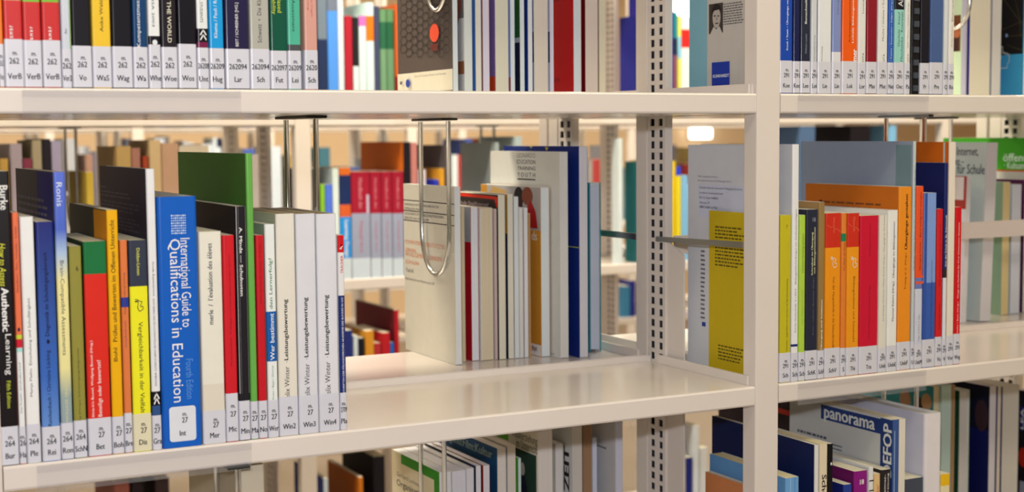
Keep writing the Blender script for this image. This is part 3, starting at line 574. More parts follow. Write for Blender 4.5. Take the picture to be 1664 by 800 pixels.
# ---- bottom left row (front)
BL = Row(-.36, lambda x: 795.0, 'books on the bottom left shelf')
BL(396, 440, 764, (205, 190, 165), 'thick book with pale page tops under the middle left shelf', d=.2, cov=(190, 175, 150), pages=(236, 226, 200), dy=.02)
HOOK_BL = onY(396, 795, YS).x-.006

# ------------------------------------------------------------------ books of the rear half: their fore edges face the viewer
class Rear:
    def __init__(s, z, yb, group): s.z = z; s.yb = yb; s.group = group; s.x = None; s.first = None
    def __call__(s, xl, xr, top, pages, cov, label, Y=None, d=.15, h=None, art=(), tilt=0, yb=None, **k):
        yb = yb or s.yb
        if Y is None:
            X0 = s.x+.0006; Y = onX(xl, yb, X0).y
            if Y < .295 or Y > .36: Y = min(.36, max(.295, Y)); X0 = max(X0, onY(xl, yb, Y).x)
        else:
            X0 = onY(xl, yb, Y).x
            if s.x is not None: X0 = max(X0, s.x+.0006)
        X1 = max(X0+.0022, onY(xr, yb, Y).x); s.x = X1
        if s.first is None: s.first = X0
        hh = h or zat(X1, Y, top)-s.z
        ar = []
        for q in art:
            x0, y0, x1, y1 = q[1:5]
            yf, yn = onX(x0, (y0+y1)/2, X0).y, onX(x1, (y0+y1)/2, X0).y
            ar.append((q[0], max(Y, min(Y+d, yf)), max(Y, yn), max(0, onX((x0+x1)/2, y1, X0).z-s.z), min(hh, onX((x0+x1)/2, y0, X0).z-s.z))+tuple(q[5:]))
        r = make_book(k.pop('name', 'book'), label, k.pop('group', s.group), X0, X1, Y, s.z+.0003, hh, d, cov, cov=cov, pages=pages, rear=True, art=ar, covkind=k.pop('covkind', 'paper'), **k)
        if tilt: r.rotation_euler = (0, math.radians(tilt), 0); r.location.z += abs((X1-X0)/2*math.sin(math.radians(tilt)))
        return r
BP = (214, 220, 232); CP = (224, 216, 200); LP = (214, 206, 222)
# middle left bay
RM = Rear(0.0, 588, 'books in the rear of the middle left bay')
RM(741, 751, 304, (226, 224, 222), (218, 208, 190), 'pale booklet with black lines and an orange typed title on its cover', Y=0.335, d=.175, yb=592,
   art=[('rect', 640, 327.5, 741, 329, (40, 36, 36)), ('rect', 640, 345, 741, 346.5, (40, 36, 36)), ('rect', 640, 361, 741, 362.5, (40, 36, 36)),
        ('h', 658, 332, 713, 336.5, (90, 84, 80), 'MINISTERIUM FÜR BILDUNG UND KULTUR'), ('h', 658, 338, 684, 342, (90, 84, 80), 'RHEINLAND-PFALZ'), ('h', 658, 348, 721, 352.5, (90, 84, 80), 'SCHULVERSUCHE UND BILDUNGSFORSCHUNG'), ('h', 658, 354, 697, 358, (90, 84, 80), 'BERICHTE UND MATERIALIEN'),
        ('h', 659, 393, 723, 401, (226, 140, 100), 'COMPUTERUNTERSTÜTZTES'), ('h', 659, 404, 676, 410, (226, 140, 100), 'LERNEN'), ('h', 659, 414, 718, 421, (226, 140, 100), 'AN ALLGEMEINBILDENDEN'), ('h', 659, 424, 681, 430, (226, 140, 100), 'SCHULEN'), ('h', 660, 437, 672, 443, (110, 104, 100), 'Teil III'), ('h', 659, 455, 706, 459, (100, 96, 92), 'Abschlussbericht zum Modellversuch CLIP')])
HOOK_RM = RM.first-.006
RM(752, 757, 337, (206, 186, 150), (206, 186, 150), 'tan booklet right of the booklet with the orange title', Y=0.356, covkind='paper')
RM(767, 779, 337, (222, 220, 222), (190, 22, 40), 'white paged book with dark red lower cover', Y=0.357, art=[('rect', 740, 330, 768, 393, (170, 172, 176))])
RM(783, 802, 338, (218, 200, 168), (230, 224, 216), 'cream paged book left of the black and red cover', Y=0.352)
RM(805, 809, 340, (206, 180, 176), (208, 180, 170), 'thin pinkish booklet left of the black and red cover', Y=0.350)
RM(811, 823, 317, (226, 216, 192), (34, 26, 30), 'book whose black cover carries a red stripe', Y=0.348, d=.19, art=[('poly', 742, 313, 811, 326, (214, 44, 24), [(0, 0.45), (.93, .30), (.97, -.8), (1, -.8), (1, .55), (.96, .75), (0, .95)]), ('h', 745, 328, 794, 336, (170, 150, 150), 'schule Qualifizierung?', .01)])
RM(826, 836, 316, (226, 216, 196), (30, 34, 60), 'cream paged book with a dark blue cover edge', Y=0.348, art=[('rect', 820, 300, 826, 380, (222, 160, 60))])
RM(837, 844, 320, (222, 224, 234), (226, 224, 226), 'slim book with bluish white pages in the rear row', Y=0.347)
RM(845, 851, 338, (224, 216, 208), (216, 208, 200), 'slim cream paged book, first of a low pair', Y=0.346)
RM(853, 859, 338, (228, 222, 222), (216, 208, 204), 'slim white paged book, second of a low pair', Y=0.346)
RM(860, 863, 347, (186, 140, 90), (190, 146, 94), 'thin light brown booklet before the ochre cover', Y=0.346)
def ph(x0, y0, x1, y1, c, pts): return ('poly', x0, y0, x1, y1, c, pts)
CIR = [(.5+.5*math.cos(2*math.pi*i/16), .5+.5*math.sin(2*math.pi*i/16)) for i in range(16)]
RM(880, 894, 305, (222, 224, 238), (212, 146, 50), 'ochre book with a photo of two heads on its cover', Y=0.340, d=.19,
   art=[('rect', 792, 303, 880, 371, (176, 168, 164)), ph(793, 303, 822, 318, (190, 150, 90), [(0, 0), (.3, 1), (1, .6), (1, 0)]), ph(835, 304, 851, 338, (26, 22, 30), CIR), ph(835, 318, 855, 371, (60, 30, 30), [(0, 0), (.1, .8), (.6, 1), (1, 0)]), ph(848, 301, 866, 334, (140, 70, 50), CIR), ph(852, 326, 874, 371, (176, 26, 30), [(0, 0), (.15, .7), (.5, 1), (.85, .6), (1, 0)]), ('h', 864, 376, 873, 391, (232, 222, 200), 'ds', .02), ('rect', 862, 560, 880, 578, (236, 228, 222)), ('h', 866, 562, 873, 573, (30, 20, 20), 'hpt', .02), ('h', 861, 562, 866, 570, (200, 60, 60), 'm')])
RM(911, 924, 247, (222, 216, 206), (220, 214, 204), 'tall cream publication headed EDUCATION TRAINING YOUTH', Y=0.315, d=.215,
   art=[('h', 840, 249, 870, 257, (140, 132, 126), 'LEONARDO'), ('h', 840, 260, 870, 267, (64, 58, 56), 'EDUCATION', .005), ('h', 841, 271, 870, 277, (64, 58, 56), 'TRAINING', .005), ('h', 841, 281, 870, 288, (64, 58, 56), 'Y O U T H', .005), ('rect', 841, 291, 870, 293, (44, 38, 36)), ('h', 896, 574, 902, 577, (120, 110, 110), 'Printed')])
RM(942, 956, 238, (216, 210, 212), (12, 42, 120), 'tall book with dark blue cover, splayed white pages', Y=0.306, d=.23, art=[('rect', 918, 401, 942, 402.5, (190, 190, 60)), ph(884, 239, 892, 246, (220, 190, 60), [(.2, 1), (.5, 0), (.9, .8)]), ph(860, 238, 866, 242, (210, 200, 120), [(.1, 1), (.5, 0), (.9, 1)])])
RM(958, 977, 297, (196, 200, 212), (48, 130, 140), 'grey paged hardback in teal boards at the end of the rear row', Y=0.345, hard=True, d=.17, yb=576)
# upper left bay
RU = Rear(.36, 147, 'books in the rear of the upper left bay')
def hexes(x0, x1, y0, y1):
    out = []; r_ = 6.0
    for i in range(-1, 13):
        for j in range(0, 9):
            cx = x0+4+i*9; cy = y0+6+j*13+(6.5 if i % 2 else 0)
            if not (x0+3 < cx < x1-3 and y0+5 < cy < y1-5): continue
            out.append(('line', cx-5.5, cy-6.2, cx+5.5, cy+6.2, (64, 54, 50), [(0, .5), (.25, 1), (.75, 1), (1, .5), (.75, 0), (.25, 0), (0, .5)], .0012))
    return out
RU(736, 745, 0, BP, (92, 80, 74), 'book with dark hexagon pattern and an orange red oval on its cover', Y=.30, d=.185, h=.24,
   art=[('rect', 640, 117, 737, 150, (236, 226, 202))]+hexes(652, 735, -30, 117)+[('oval', 701, 39, 716, 69, (246, 84, 54)), ('poly', 702, 70, 715, 83, (110, 48, 40), [(0, .9), (1, .9), (.9, 0), (.1, 0)]), ('h', 676, 120, 728, 124, (150, 140, 126), 'Centre for Educational Research and Innovation'), ('oval', 662, 129, 669, 143, (50, 70, 160)), ('rect', 653, 133, 656, 138, (80, 80, 90))])
HOOK_RU = RU.first-.006
RU(755, 768, 0, (214, 216, 210), (206, 206, 206), 'book with a glimpse of a photographed arm and white shirt', h=.25, art=[('rect', 744, -20, 756, 30, (110, 108, 112)), ph(744, -10, 751, 40, (150, 90, 70), [(0, 0), (0, 1), (1, 1), (.8, .5)]), ('rect', 744, 100, 756, 121, (150, 96, 66))])
RU(773, 783, 0, (222, 214, 198), (70, 124, 190), 'cream paged book with blue cover edge, upper rear row', h=.24)
RU(785, 796, 0, LP, (180, 120, 100), 'lilac paged book with thin brown cover edge', h=.24)
RU(805, 827, 0, (218, 212, 190), (130, 108, 170), 'thick cream paged book with purple cover and orange foot', h=.26, art=[('rect', 790, 125, 806, 150, (206, 74, 34))])
RU(830, 837, 0, BP, (170, 190, 220), 'slim bluish book with orange foot in the upper rear row', h=.25, art=[('rect', 826, 126, 831, 150, (206, 90, 44))])
RU(845, 853, 0, BP, (34, 36, 62), 'book with green over navy cover strip', h=.25, art=[('rect', 830, -40, 846, 62, (44, 98, 44)), ('rect', 830, 62, 846, 70, (190, 190, 190))])
RU(858, 866, 0, (222, 222, 222), (28, 62, 150), 'white paged book with deep blue cover edge', h=.25)
RU(868, 891, 0, (220, 206, 190), (180, 180, 190), 'thick cream paged book with a dark patch on its edge', h=.24, art=[('rect', 862, 52, 868.5, 102, (60, 30, 60))])
RU(894, 900, 0, LP, (206, 200, 214), 'slim lilac book left of the red cover', h=.24, art=[('rect', 888, 52, 895, 102, (56, 64, 120))])
RU(932, 945, 0, BP, (200, 16, 22), 'book with wide red cover in the upper rear row', h=.27, art=[('h', 899, 127, 910, 133, (90, 14, 20), 'ernst'), ('h', 900, -2, 908, 3, (90, 14, 20), 'und')])
RU(951, 972, 0, (222, 204, 190), (120, 22, 26), 'pink cream paged book with dark red cover edge', h=.25)
RU(974, 984, 0, (226, 214, 186), (228, 214, 180), 'last yellowish book of the upper rear row', h=.25)
# the booklets seen through the upright, standing at the left end of the right bay
RS = Rear(0.0, 600, 'papers seen through the upright')
xs_ = PW-.008
make_book('booklet', 'grey white paper booklet behind the mustard brochure, seen through the upright', None, xs_, xs_+.004, .03, .0003, zat(xs_, .10, 236), onX(1118, 400, xs_).y-.03, (206, 204, 208), kind='paper', pages=WPAGES,
   art=[(q[0], onX(q[1], (q[2]+q[4])/2, xs_).y, onX(q[3], (q[2]+q[4])/2, xs_).y, onX((q[1]+q[3])/2, q[4], xs_).z, onX((q[1]+q[3])/2, q[2], xs_).z)+tuple(q[5:]) for q in [
        ('rect', 1135, 302, 1209, 356, (200, 200, 216)), ('h', 1134, 286, 1166, 290, (130, 128, 136), '2006 Copyright 2014 Bonn'), ('h', 1134, 293, 1188, 297, (130, 128, 136), 'Deutsches Institut für Pädagogik 2014'),
        ('h', 1137, 305, 1206, 309.5, (60, 56, 70), 'Deutsches Institut für Internationale Pädagogische Forschung'), ('h', 1137, 313, 1175, 317, (60, 56, 70), 'Frankfurter Forschungsbibliothek'), ('h', 1137, 320, 1167, 324, (60, 56, 70), 'Prof. Dr. Dieter Hohlfeldt'), ('h', 1137, 328, 1153, 331.5, (60, 56, 70), 'Schlossstr. 29'), ('h', 1137, 335, 1166, 339.5, (60, 56, 70), '60486 Frankfurt am Main'),
        ('lines', 1139, 405, 1146, 520, (90, 86, 96), 16), ('rect', 1141, 524, 1147, 531, (44, 66, 150))]])
xs_ = PW-.014
make_book('brochure', 'mustard yellow brochure standing behind the strap of the upright', None, xs_, xs_+.003, .028, .0003, zat(xs_, .08, 345), onX(1152, 450, xs_).y-.028, (198, 168, 24), kind='gloss', pages=WPAGES,
   art=[(q[0], onX(q[1], (q[2]+q[4])/2, xs_).y, onX(q[3], (q[2]+q[4])/2, xs_).y, onX((q[1]+q[3])/2, q[4], xs_).z, onX((q[1]+q[3])/2, q[2], xs_).z)+tuple(q[5:]) for q in [('lines', 1162, 368, 1209, 436, (80, 66, 20), 12), ('lines', 1167, 563, 1209, 590, (80, 66, 20), 5)]])
# upper right compartment seen through the upright
xs_ = PW-.010
make_book('booklet', 'grey booklet with a portrait photo and a blue square, seen through the upper upright', None, xs_, xs_+.004, .03, .3603, .26, onX(1149, 70, xs_).y-.03, (192, 184, 176), kind='paper', pages=WPAGES,
   art=[(q[0], onX(q[1], (q[2]+q[4])/2, xs_).y, onX(q[3], (q[2]+q[4])/2, xs_).y, onX((q[1]+q[3])/2, q[4], xs_).z-.36, onX((q[1]+q[3])/2, q[2], xs_).z-.36)+tuple(q[5:]) for q in [
        ('rect', 1152, 6, 1175, 55, (62, 56, 52)), ph(1158, 12, 1171, 46, (178, 166, 156), CIR), ph(1156, 7, 1172, 26, (36, 32, 30), [(0, 0), (.05, .6), (.3, 1), (.7, 1), (1, .6), (.95, .1), (.8, .5), (.3, .45)]), ph(1154, 38, 1174, 55, (190, 184, 176), [(0, 0), (.3, .7), (.5, .4), (.75, .7), (1, 0)]),
        ph(1160, 25, 1163.5, 27.5, (40, 34, 32), CIR), ph(1166, 25, 1169, 27.5, (40, 34, 32), CIR), ph(1164, 28, 1166, 34, (140, 126, 118), CIR), ph(1162, 37, 1168, 39.5, (90, 66, 62), CIR),
        ('lines', 1176, 3, 1209, 40, (90, 84, 84), 9), ('rect', 1157, 101, 1186, 140, (26, 54, 156)), ('h', 1159, 121, 1185, 126, (225, 225, 232), 'KLINKHARDT', .02)]])
make_book('book', 'pale teal cover standing behind the grey booklet, left of the upright post', None, PW-.0048, PW-.0018, .055, .3603, .27, onX(1120, 70, PW-.0048).y-.055, (126, 174, 190), kind='paper')
# middle right bay, rear
RR = Rear(0.0, 520, 'books in the rear of the middle right bay')
RR(1563, 1570, 287, (226, 218, 214), (222, 218, 224), 'leaning booklet with a brown red frame on its cover', Y=0.310, d=.16, yb=520, art=[('rect', 1530, 278, 1572, 340, (170, 60, 50)), ('rect', 1530, 288, 1562, 325, (222, 212, 208))], tilt=1.5)
HOOK_RR = RR.first-.03
RR(1592, 1609, 232, (222, 214, 212), (206, 214, 206), 'tall pale booklet whose cover ends in the words für Schule', Y=0.305, d=.21, yb=520, tilt=2.0, art=[('h', 1548, 240, 1583, 256, (44, 48, 70), 'Internet,', .012), ('h', 1530, 257, 1560, 269, (44, 48, 70), 'Medien –', .012), ('h', 1549, 268, 1594, 284, (44, 48, 70), 'für Schule', .012)])
RR(1626, 1638, 296, (222, 196, 142), (150, 170, 140), 'tan paged book right of the tall pale booklet', Y=0.352, yb=512)
RR(1641, 1656, 300, (214, 212, 218), (214, 212, 216), 'white paged book before the purple framed cover', Y=0.355, yb=512)
RR(1661, 1676, 292, (222, 214, 210), (84, 20, 66), 'book with dark purple frame and white cover at the right edge', Y=0.360, yb=511, art=[('rect', 1640, 300, 1660, 312, (70, 150, 50)), ('rect', 1642, 312, 1658, 480, (212, 206, 206))])
RR(1700, 1715, 224, (222, 214, 210), (62, 150, 30), 'bright green cover with white words at the right edge', Y=0.330, d=.25, yb=511, art=[('h', 1630, 250, 1692, 263, (222, 232, 214), 'öffentlich', .01), ('h', 1632, 264, 1690, 275, (222, 232, 214), '· Kultusminister', .01), ('rect', 1600, 277, 1701, 279.5, (200, 60, 30)), ('rect', 1600, 279.5, 1701, 480, (190, 182, 172))])
# upper right bay, rear
RX = Rear(.36, 153, 'books in the rear of the upper right bay')
RX(1561, 1570, 0, LP, (206, 226, 190), 'book with mint cover and a small photo of a child', Y=.30, h=.27, art=[('rect', 1548, 25, 1561, 84, (120, 70, 40)), ph(1549, 40, 1561, 62, (190, 110, 70), CIR), ('rect', 1549, 62, 1558, 84, (60, 34, 30))])
HOOK_RX = RX.first-.006
RX(1574, 1608, 0, (228, 216, 192), (44, 36, 130), 'thick cream paged book with indigo cover edge', h=.27)
RX(1611, 1625, 0, (216, 208, 200), (222, 214, 204), 'book with an orange zigzag on its pale cover', h=.26, art=[('poly', 1588, 110, 1598, 150, (222, 84, 36), [(0, 0), (.3, 1), (.45, .93), (.55, .95), (.5, .85), (.75, .83), (.65, .74), (.9, .7), (.75, .6), (1, .52), (.8, .45), (.95, .35), (.7, .33), (.8, .22), (.55, .23), (.5, .1), (.3, .15)])])
HAND = [(.05, 0), (.8, 0), (.85, .18), (1, .3), (1, .62), (.85, .66), (.8, .58), (.75, .70), (.62, .68), (.58, .62), (.55, .74), (.42, .72), (.38, .66), (.35, 1), (.2, 1), (.2, .42), (.05, .55), (0, .45), (.1, .2), (.05, 0)]
RX(1662, 1680, 0, (226, 222, 214), (60, 150, 196), 'book with a black and blue cover showing a hand cursor', Y=.27, h=.25, art=[('rect', 1622, -40, 1663, 89, (24, 18, 20)), ('line', 1623, 76, 1640, 111, (222, 222, 214), HAND, .0010), ('line', 1626, -10, 1664, 45, (90, 90, 44), [(0, 1), (1, 0)], .0005), ('line', 1630, 35, 1664, 52, (90, 90, 44), [(0, .3), (1, 1)], .0005), ('line', 1634, 57, 1664, 60, (90, 90, 44), [(0, .5), (1, .5)], .0005), ('line', 1636, 72, 1664, 84, (90, 90, 44), [(0, 1), (1, 0)], .0005), ('line', 1638, -30, 1660, 60, (90, 90, 44), [(0, 1), (.5, .7), (.9, .3), (1, 0)], .0005), ('oval', 1634, 55, 1638, 61, (140, 160, 200))])
# bottom left bay, rear
RL = Rear(-.36, 790, 'books in the rear of the bottom left bay')
RL(714, 733, 766, (222, 218, 218), (228, 210, 174), 'book with green border on a cream cover beside the wire support', Y=.30, d=.165, art=[('rect', 653, 742, 715, 900, (54, 140, 34)), ('rect', 638, 764, 706, 900, (228, 210, 174)), ('h', 645, 776, 682, 783, (90, 76, 60), 'Gerhard Lechner'), ('h', 645, 790, 690, 804, (40, 32, 26), 'Organisation', .01)])
HOOK_RL = RL.first-.006
RL(735, 757, 764, (220, 214, 218), (216, 210, 210), 'white paged book right of the green bordered one', d=.17)
RL(758, 770, 761, (222, 216, 216), (214, 208, 208), 'pale book before the dark blue edged one', d=.17)
RL(773, 782, 757, (224, 218, 220), (26, 34, 66), 'white paged book with dark blue cover edge, bottom rear row', d=.17)
RL(785, 796, 756, (222, 214, 216), (160, 20, 34), 'white paged book with a thin red cover edge', d=.17)
RL(808, 823, 728, (224, 212, 200), (28, 76, 118), 'large dark teal blue cover lettered Jugend Film Kultur', d=.21, art=[('h', 722, 716, 800, 734, (150, 170, 170), 'Jugend:Film:Kultur', .02)])
RL(825, 838, 724, (220, 206, 192), (224, 210, 194), 'tall cream paged volume right of the teal blue cover', d=.18)
RL(842, 847, 745, (206, 210, 224), (90, 170, 60), 'slim green edged booklet before the music cover', d=.14)
RL(874, 898, 694, (226, 214, 204), (222, 210, 188), 'cream book lettered erziehung im Unterricht with dark green picture', Y=.28, d=.2, art=[('rect', 800, 690, 826, 712, (90, 150, 40)), ('h', 833, 704, 873, 721, (50, 42, 36), 'Musikerziehung', .0), ('h', 839, 719, 873, 733, (50, 42, 36), 'im Unterricht', .0), ('rect', 838, 735, 872, 900, (40, 66, 54)), ph(846, 752, 853, 774, (190, 170, 160), CIR), ph(845, 772, 862, 830, (24, 26, 48), [(0, 0), (.1, .9), (.5, 1), (1, 0)])])
RL(903, 915, 721, (222, 212, 206), (220, 210, 202), 'cream paged book before the black lettered cover', d=.17)
RL(930, 946, 688, (206, 196, 184), (200, 196, 192), 'pale cover with heavy black letters running upwards', Y=.275, d=.2, art=[('up', 916.5, 727, 925, 800, (24, 20, 22), 'ZEIT', .04)])
RL(948, 962, 690, (160, 124, 92), (170, 130, 96), 'brown paged book between two pale covers', d=.18)
RL(963, 970, 712, (206, 206, 226), (206, 204, 216), 'slim lilac paged booklet in the bottom rear row', d=.15)
RL(1000, 1012, 684, (206, 202, 214), (198, 192, 190), 'last tall grey cover of the bottom rear row beside the upright', Y=.265, d=.2, art=[('lines', 967, 722, 985, 730, (110, 100, 96), 1)])
# bottom right bay, rear
RQ = Rear(-.36, 700, 'books in the rear of the bottom right bay')
RQ(1292, 1300, 640, (206, 196, 180), (36, 24, 30), 'black cover with a red stripe between the upright and the journal', Y=.30, d=.2, art=[('rect', 1240, 664, 1293, 672, (190, 50, 34))])
RQ(1516, 1526, 628, (214, 196, 160), (40, 120, 124), 'picture book with teal cover showing people, behind the slipcase', Y=.30, d=.19, art=[ph(1462, 634, 1480, 664, (150, 110, 80), CIR), ph(1484, 644, 1500, 672, (60, 40, 30), CIR), ph(1497, 640, 1514, 668, (170, 130, 90), CIR)])
RQ(1530, 1545, 626, (188, 206, 194), (190, 206, 194), 'mint paged volume right of the picture book')
RQ(1546, 1551, 626, (170, 132, 90), (170, 130, 90), 'thin brown volume beside the mint paged one')
RQ(1557, 1576, 634, (204, 196, 188), (24, 70, 46), 'grey paged hardback in dark green boards', hard=True)
RQ(1607, 1618, 628, (214, 204, 206), (16, 18, 40), 'book with black and navy cover showing a dim figure', Y=.275, art=[('rect', 1570, 697, 1608, 900, (16, 22, 84)), ph(1584, 650, 1606, 702, (62, 40, 48), CIR)])
RQ(1620, 1626, 628, (222, 204, 186), (30, 50, 110), 'cream paged slim book with dark blue edge')
RQ(1628, 1655, 626, (212, 202, 188), (30, 40, 90), 'thick pale paged book with navy edge at the right of the bottom row')
RQ(1690, 1700, 640, (210, 200, 196), (26, 20, 26), 'black cover with white signs at the lower right edge', Y=.28, art=[('rect', 1658, 662, 1664, 700, (40, 44, 110)), ('rect', 1656, 786, 1690, 900, (170, 166, 176)), ph(1655, 728, 1670, 760, (190, 40, 24), CIR), ('up', 1659, 664, 1664, 698, W, 'LEA', .02)])

# wire supports
hook_px(514, 466, 260, .36, 440, ROW_END_ML+.006, 'steel wire book support hanging behind the row of white spines')
hook_px(729, 684, 260, .36, 446, HOOK_RM, 'steel wire book support hanging beside the booklet with the orange title')
hook_px(1502, 1440, 215, .36, 420, ROW_END_MR+.006, 'steel wire book support above the tall grey blue cover')
hook_px(1545, 1497, 215, .36, 420, HOOK_RR, 'duller steel wire book support above the tall orange cover')
hook_px(727, 694, 8, .72, 17, HOOK_RU, 'steel wire book support whose round end hangs over the dark hexagon cover')
hook_px(1576, 1530, 10, .72, 46, HOOK_RX, 'steel wire book support whose round end hangs at top right')
hook_px(387, 352, 780, 0, 950, HOOK_BL, 'steel wire book support hanging below the middle left shelf')
hook_px(722, 684, 760, 0, 950, HOOK_RL, 'steel wire book support in front of the green bordered cover')
hook_px(1489, 1436, 655, 0, 760, ROW_END_BR+.006, 'steel wire book support behind the white slipcase')

# ------------------------------------------------------------------ racks across the aisle
YA, XA = 1.53, -.0638
def copy_thing(src, loc, label, group):
    r = src.copy(); COL.objects.link(r); r.location = loc; r['label'] = label; r['group'] = group
    for ch in list(src.children):
        c = ch.copy(); COL.objects.link(c); c.parent = r
    return r
far0 = frame(XA, YA, 'out of focus cream upright across the aisle, left of the lime green spine', 'uprights across the aisle', near=False)
fl_lab = {(0, -1): 'out of focus upright at the left end of the rack across the aisle', (0, 1): 'out of focus upright just behind the sharp slotted post', (0, 2): 'out of focus upright seen high in the right bay', (0, 3): 'out of focus upright at the right edge across the aisle'}
for ri, Y0 in ((0, YA), (1, 3.06), (2, 4.6)):
    for k in range(-1, 4):
        if ri == 0 and k == 0: continue
        copy_thing(far0, (XA+k*PITCHX, Y0, -1.14), fl_lab.get((ri, k), 'blurred cream upright of the %s rack behind the aisle' % ('second', 'third')[ri-1]), 'uprights across the aisle' if ri == 0 else 'uprights of the %s rack' % ('second', 'third')[ri-1])
zn = {.72: 'high', .36: 'upper', 0: 'middle', -.36: 'low', -.72: 'lowest'}
for ri, Y0 in ((0, YA), (1, 3.06), (2, 4.6)):
    for z in ((.72, .36, 0, -.36, -.72) if ri == 0 else (.36, 0, -.36)):
        for k in range(-1, 3):
            x0 = XA+k*PITCHX+PW; x1 = x0+BAY
            nm = ('across the aisle', 'of the second far rack', 'of the third far rack')[ri]
            g = '%s shelves %s' % (zn[z], nm)
            shelf(x0, x1, Y0, z, 'blurred cream %s shelf %s' % (zn[z], nm), g, ends=False)
            shelf(x0, x1, Y0+.30, z, 'blurred cream %s shelf on the far side %s' % (zn[z], nm), g+' far side', front=False, ends=False, D=.24)

FARB = {}
def far(rk, z, xl, xr, top, col, label, cov=None, ym=260, d=.19, **k):
    Y = (YA, 3.06)[rk]+.004
    FARB.setdefault((rk, z), []).append((onY(xl, ym, Y).x, onY(xr, ym, Y).x, Y, top, col, label, cov, d, k))
G1 = 'out of focus books on the rack across the aisle'
# middle level, left of the upright; the dim light there is mixed into these brown-grey colours
for xl, xr, top, c, lb in (
    (0, 13, 258, (190, 140, 60), 'blurred ochre book at the far left across the aisle'), (17, 36, 234, (165, 140, 130), 'blurred taupe book at far left across the aisle'),
    (37, 52, 258, (130, 50, 60), 'blurred low maroon book at far left'), (53, 68, 228, (165, 140, 100), 'blurred olive brown book left of a black one'),
    (69, 83, 226, (34, 26, 28), 'blurred black book at left across the aisle'), (84, 100, 229, (165, 145, 150), 'blurred mauve grey book right of the black one'),
    (139, 151, 280, (205, 160, 50), 'blurred low mustard book behind two thin wires'), (189, 213, 238, (184, 140, 76), 'blurred ochre brown cover right of a white upright'),
    (214, 228, 241, (165, 105, 80), 'blurred rust brown book above the tall navy cover'), (232, 241, 254, (160, 60, 30), 'blurred slim red brown book above the white tall spine'),
    (243, 262, 228, (204, 162, 106), 'blurred sand cover with reddish picture, left half, behind the blue book'), (263, 290, 233, (190, 140, 100), 'blurred tan volume touching the green cover at left'),
    (291, 340, 237, (205, 176, 136), 'blurred beige volume above the tall green cover'), (345, 420, 252, (190, 165, 140), 'blurred low beige box behind the green cover')):
    far(0, 0, xl, xr, top, c, lb)
far(0, 0, 507, 514, 275, (64, 62, 56), 'blurred slim dark grey book beside the white far upright')
far(0, 0, 520, 527, 300, (150, 200, 40), 'blurred slim lime green spine across the aisle')
far(0, 0, 528, 539, 300, (92, 120, 200), 'blurred periwinkle spine right of the lime one')
far(0, 0, 540, 550, 274, (240, 236, 226), 'blurred white spine left of the orange and navy one', cov=(190, 190, 176))
far(0, 0, 551, 569, 273, (28, 44, 82), 'blurred spine in orange, navy and sky blue lettered Learning Design', bands=[(260, 285, (240, 110, 30)), (333, 353, (236, 96, 40)), (353, 420, (40, 150, 226)), (420, 470, (228, 224, 222))], texts=[('Learning Design', 'down', .3, .75, 358, 418, W, dict(b=.02))])
for i, (a, c) in enumerate(((570, 600), (601, 618), (619, 636), (637, 655))):
    far(0, 0, a, c, 279, (178, 24, 44), '%s of four blurred dark red and grey volumes' % ('first and widest', 'second', 'third', 'last')[i], bands=[(347, 420, (172, 166, 166)), (420, 470, (226, 222, 224))], texts=[('Handbuch der', 'down', .4, .6, 290, 340, (220, 150, 160)), ('Pädagogik Band', 'down', .4, .6, 360, 410, (190, 60, 70))]+([('#', '', .82, .95, 317, 347, (220, 190, 190))] if i == 0 else []), pages=(235, 215, 200), cov=(150, 24, 40))
far(0, 0, 656, 667, 231, (26, 22, 28), 'blurred tall black spine with large orange cover', cov=(226, 104, 14), d=.26)
far(0, 0, 668, 678, 232, (216, 130, 110), 'blurred salmon spine right of the tall black one')
far(0, 0, 680, 692, 276, (235, 205, 190), 'blurred pale spine behind the wire support')
far(0, 0, 706, 712, 292, (50, 60, 170), 'blurred small blue book behind the wire support')
far(0, 0, 714, 722, 274, (240, 160, 40), 'blurred amber book behind the wire support')
far(0, 0, 724, 733, 236, (100, 86, 80), 'blurred dark taupe book right of the wire support')
far(0, 0, 806, 811, 232, (180, 180, 160), 'blurred sage grey book above the ochre photo cover')
far(0, 0, 837, 849, 222, (190, 190, 170), 'blurred pale sage book left of the deep blue cover')
far(0, 0, 1037, 1047, 263, (16, 100, 92), 'blurred dark teal book left of the slotted post', d=.06)
far(0, 0, 1005, 1012, 225, (240, 232, 214), 'blurred pale file left of the dark teal book', d=.03)
far(0, 0, 1090, 1098, 262, (252, 200, 12), 'blurred taller yellow spine right of the slotted post')
far(0, 0, 1099, 1107, 271, (250, 214, 40), 'blurred second yellow spine with blue top', bands=[(260, 286, (50, 70, 190))])
far(0, 0, 1108, 1118, 285, (140, 190, 225), 'blurred light blue spine beside the two yellow ones', cov=(120, 130, 150))
far(0, 0, 1119, 1132, 300, (232, 228, 220), 'blurred white spine behind the grey white booklet')
far(0, 0, 1300, 1325, 205, (90, 110, 130), 'blurred grey blue book above the tall grey blue cover, left', ym=215)
far(0, 0, 1384, 1415, 203, (30, 22, 24), 'blurred black box above the tall grey blue cover', ym=215)
far(0, 0, 1445, 1457, 199, (140, 190, 236), 'blurred sky blue book beside the thin wire, right bay', ym=215)
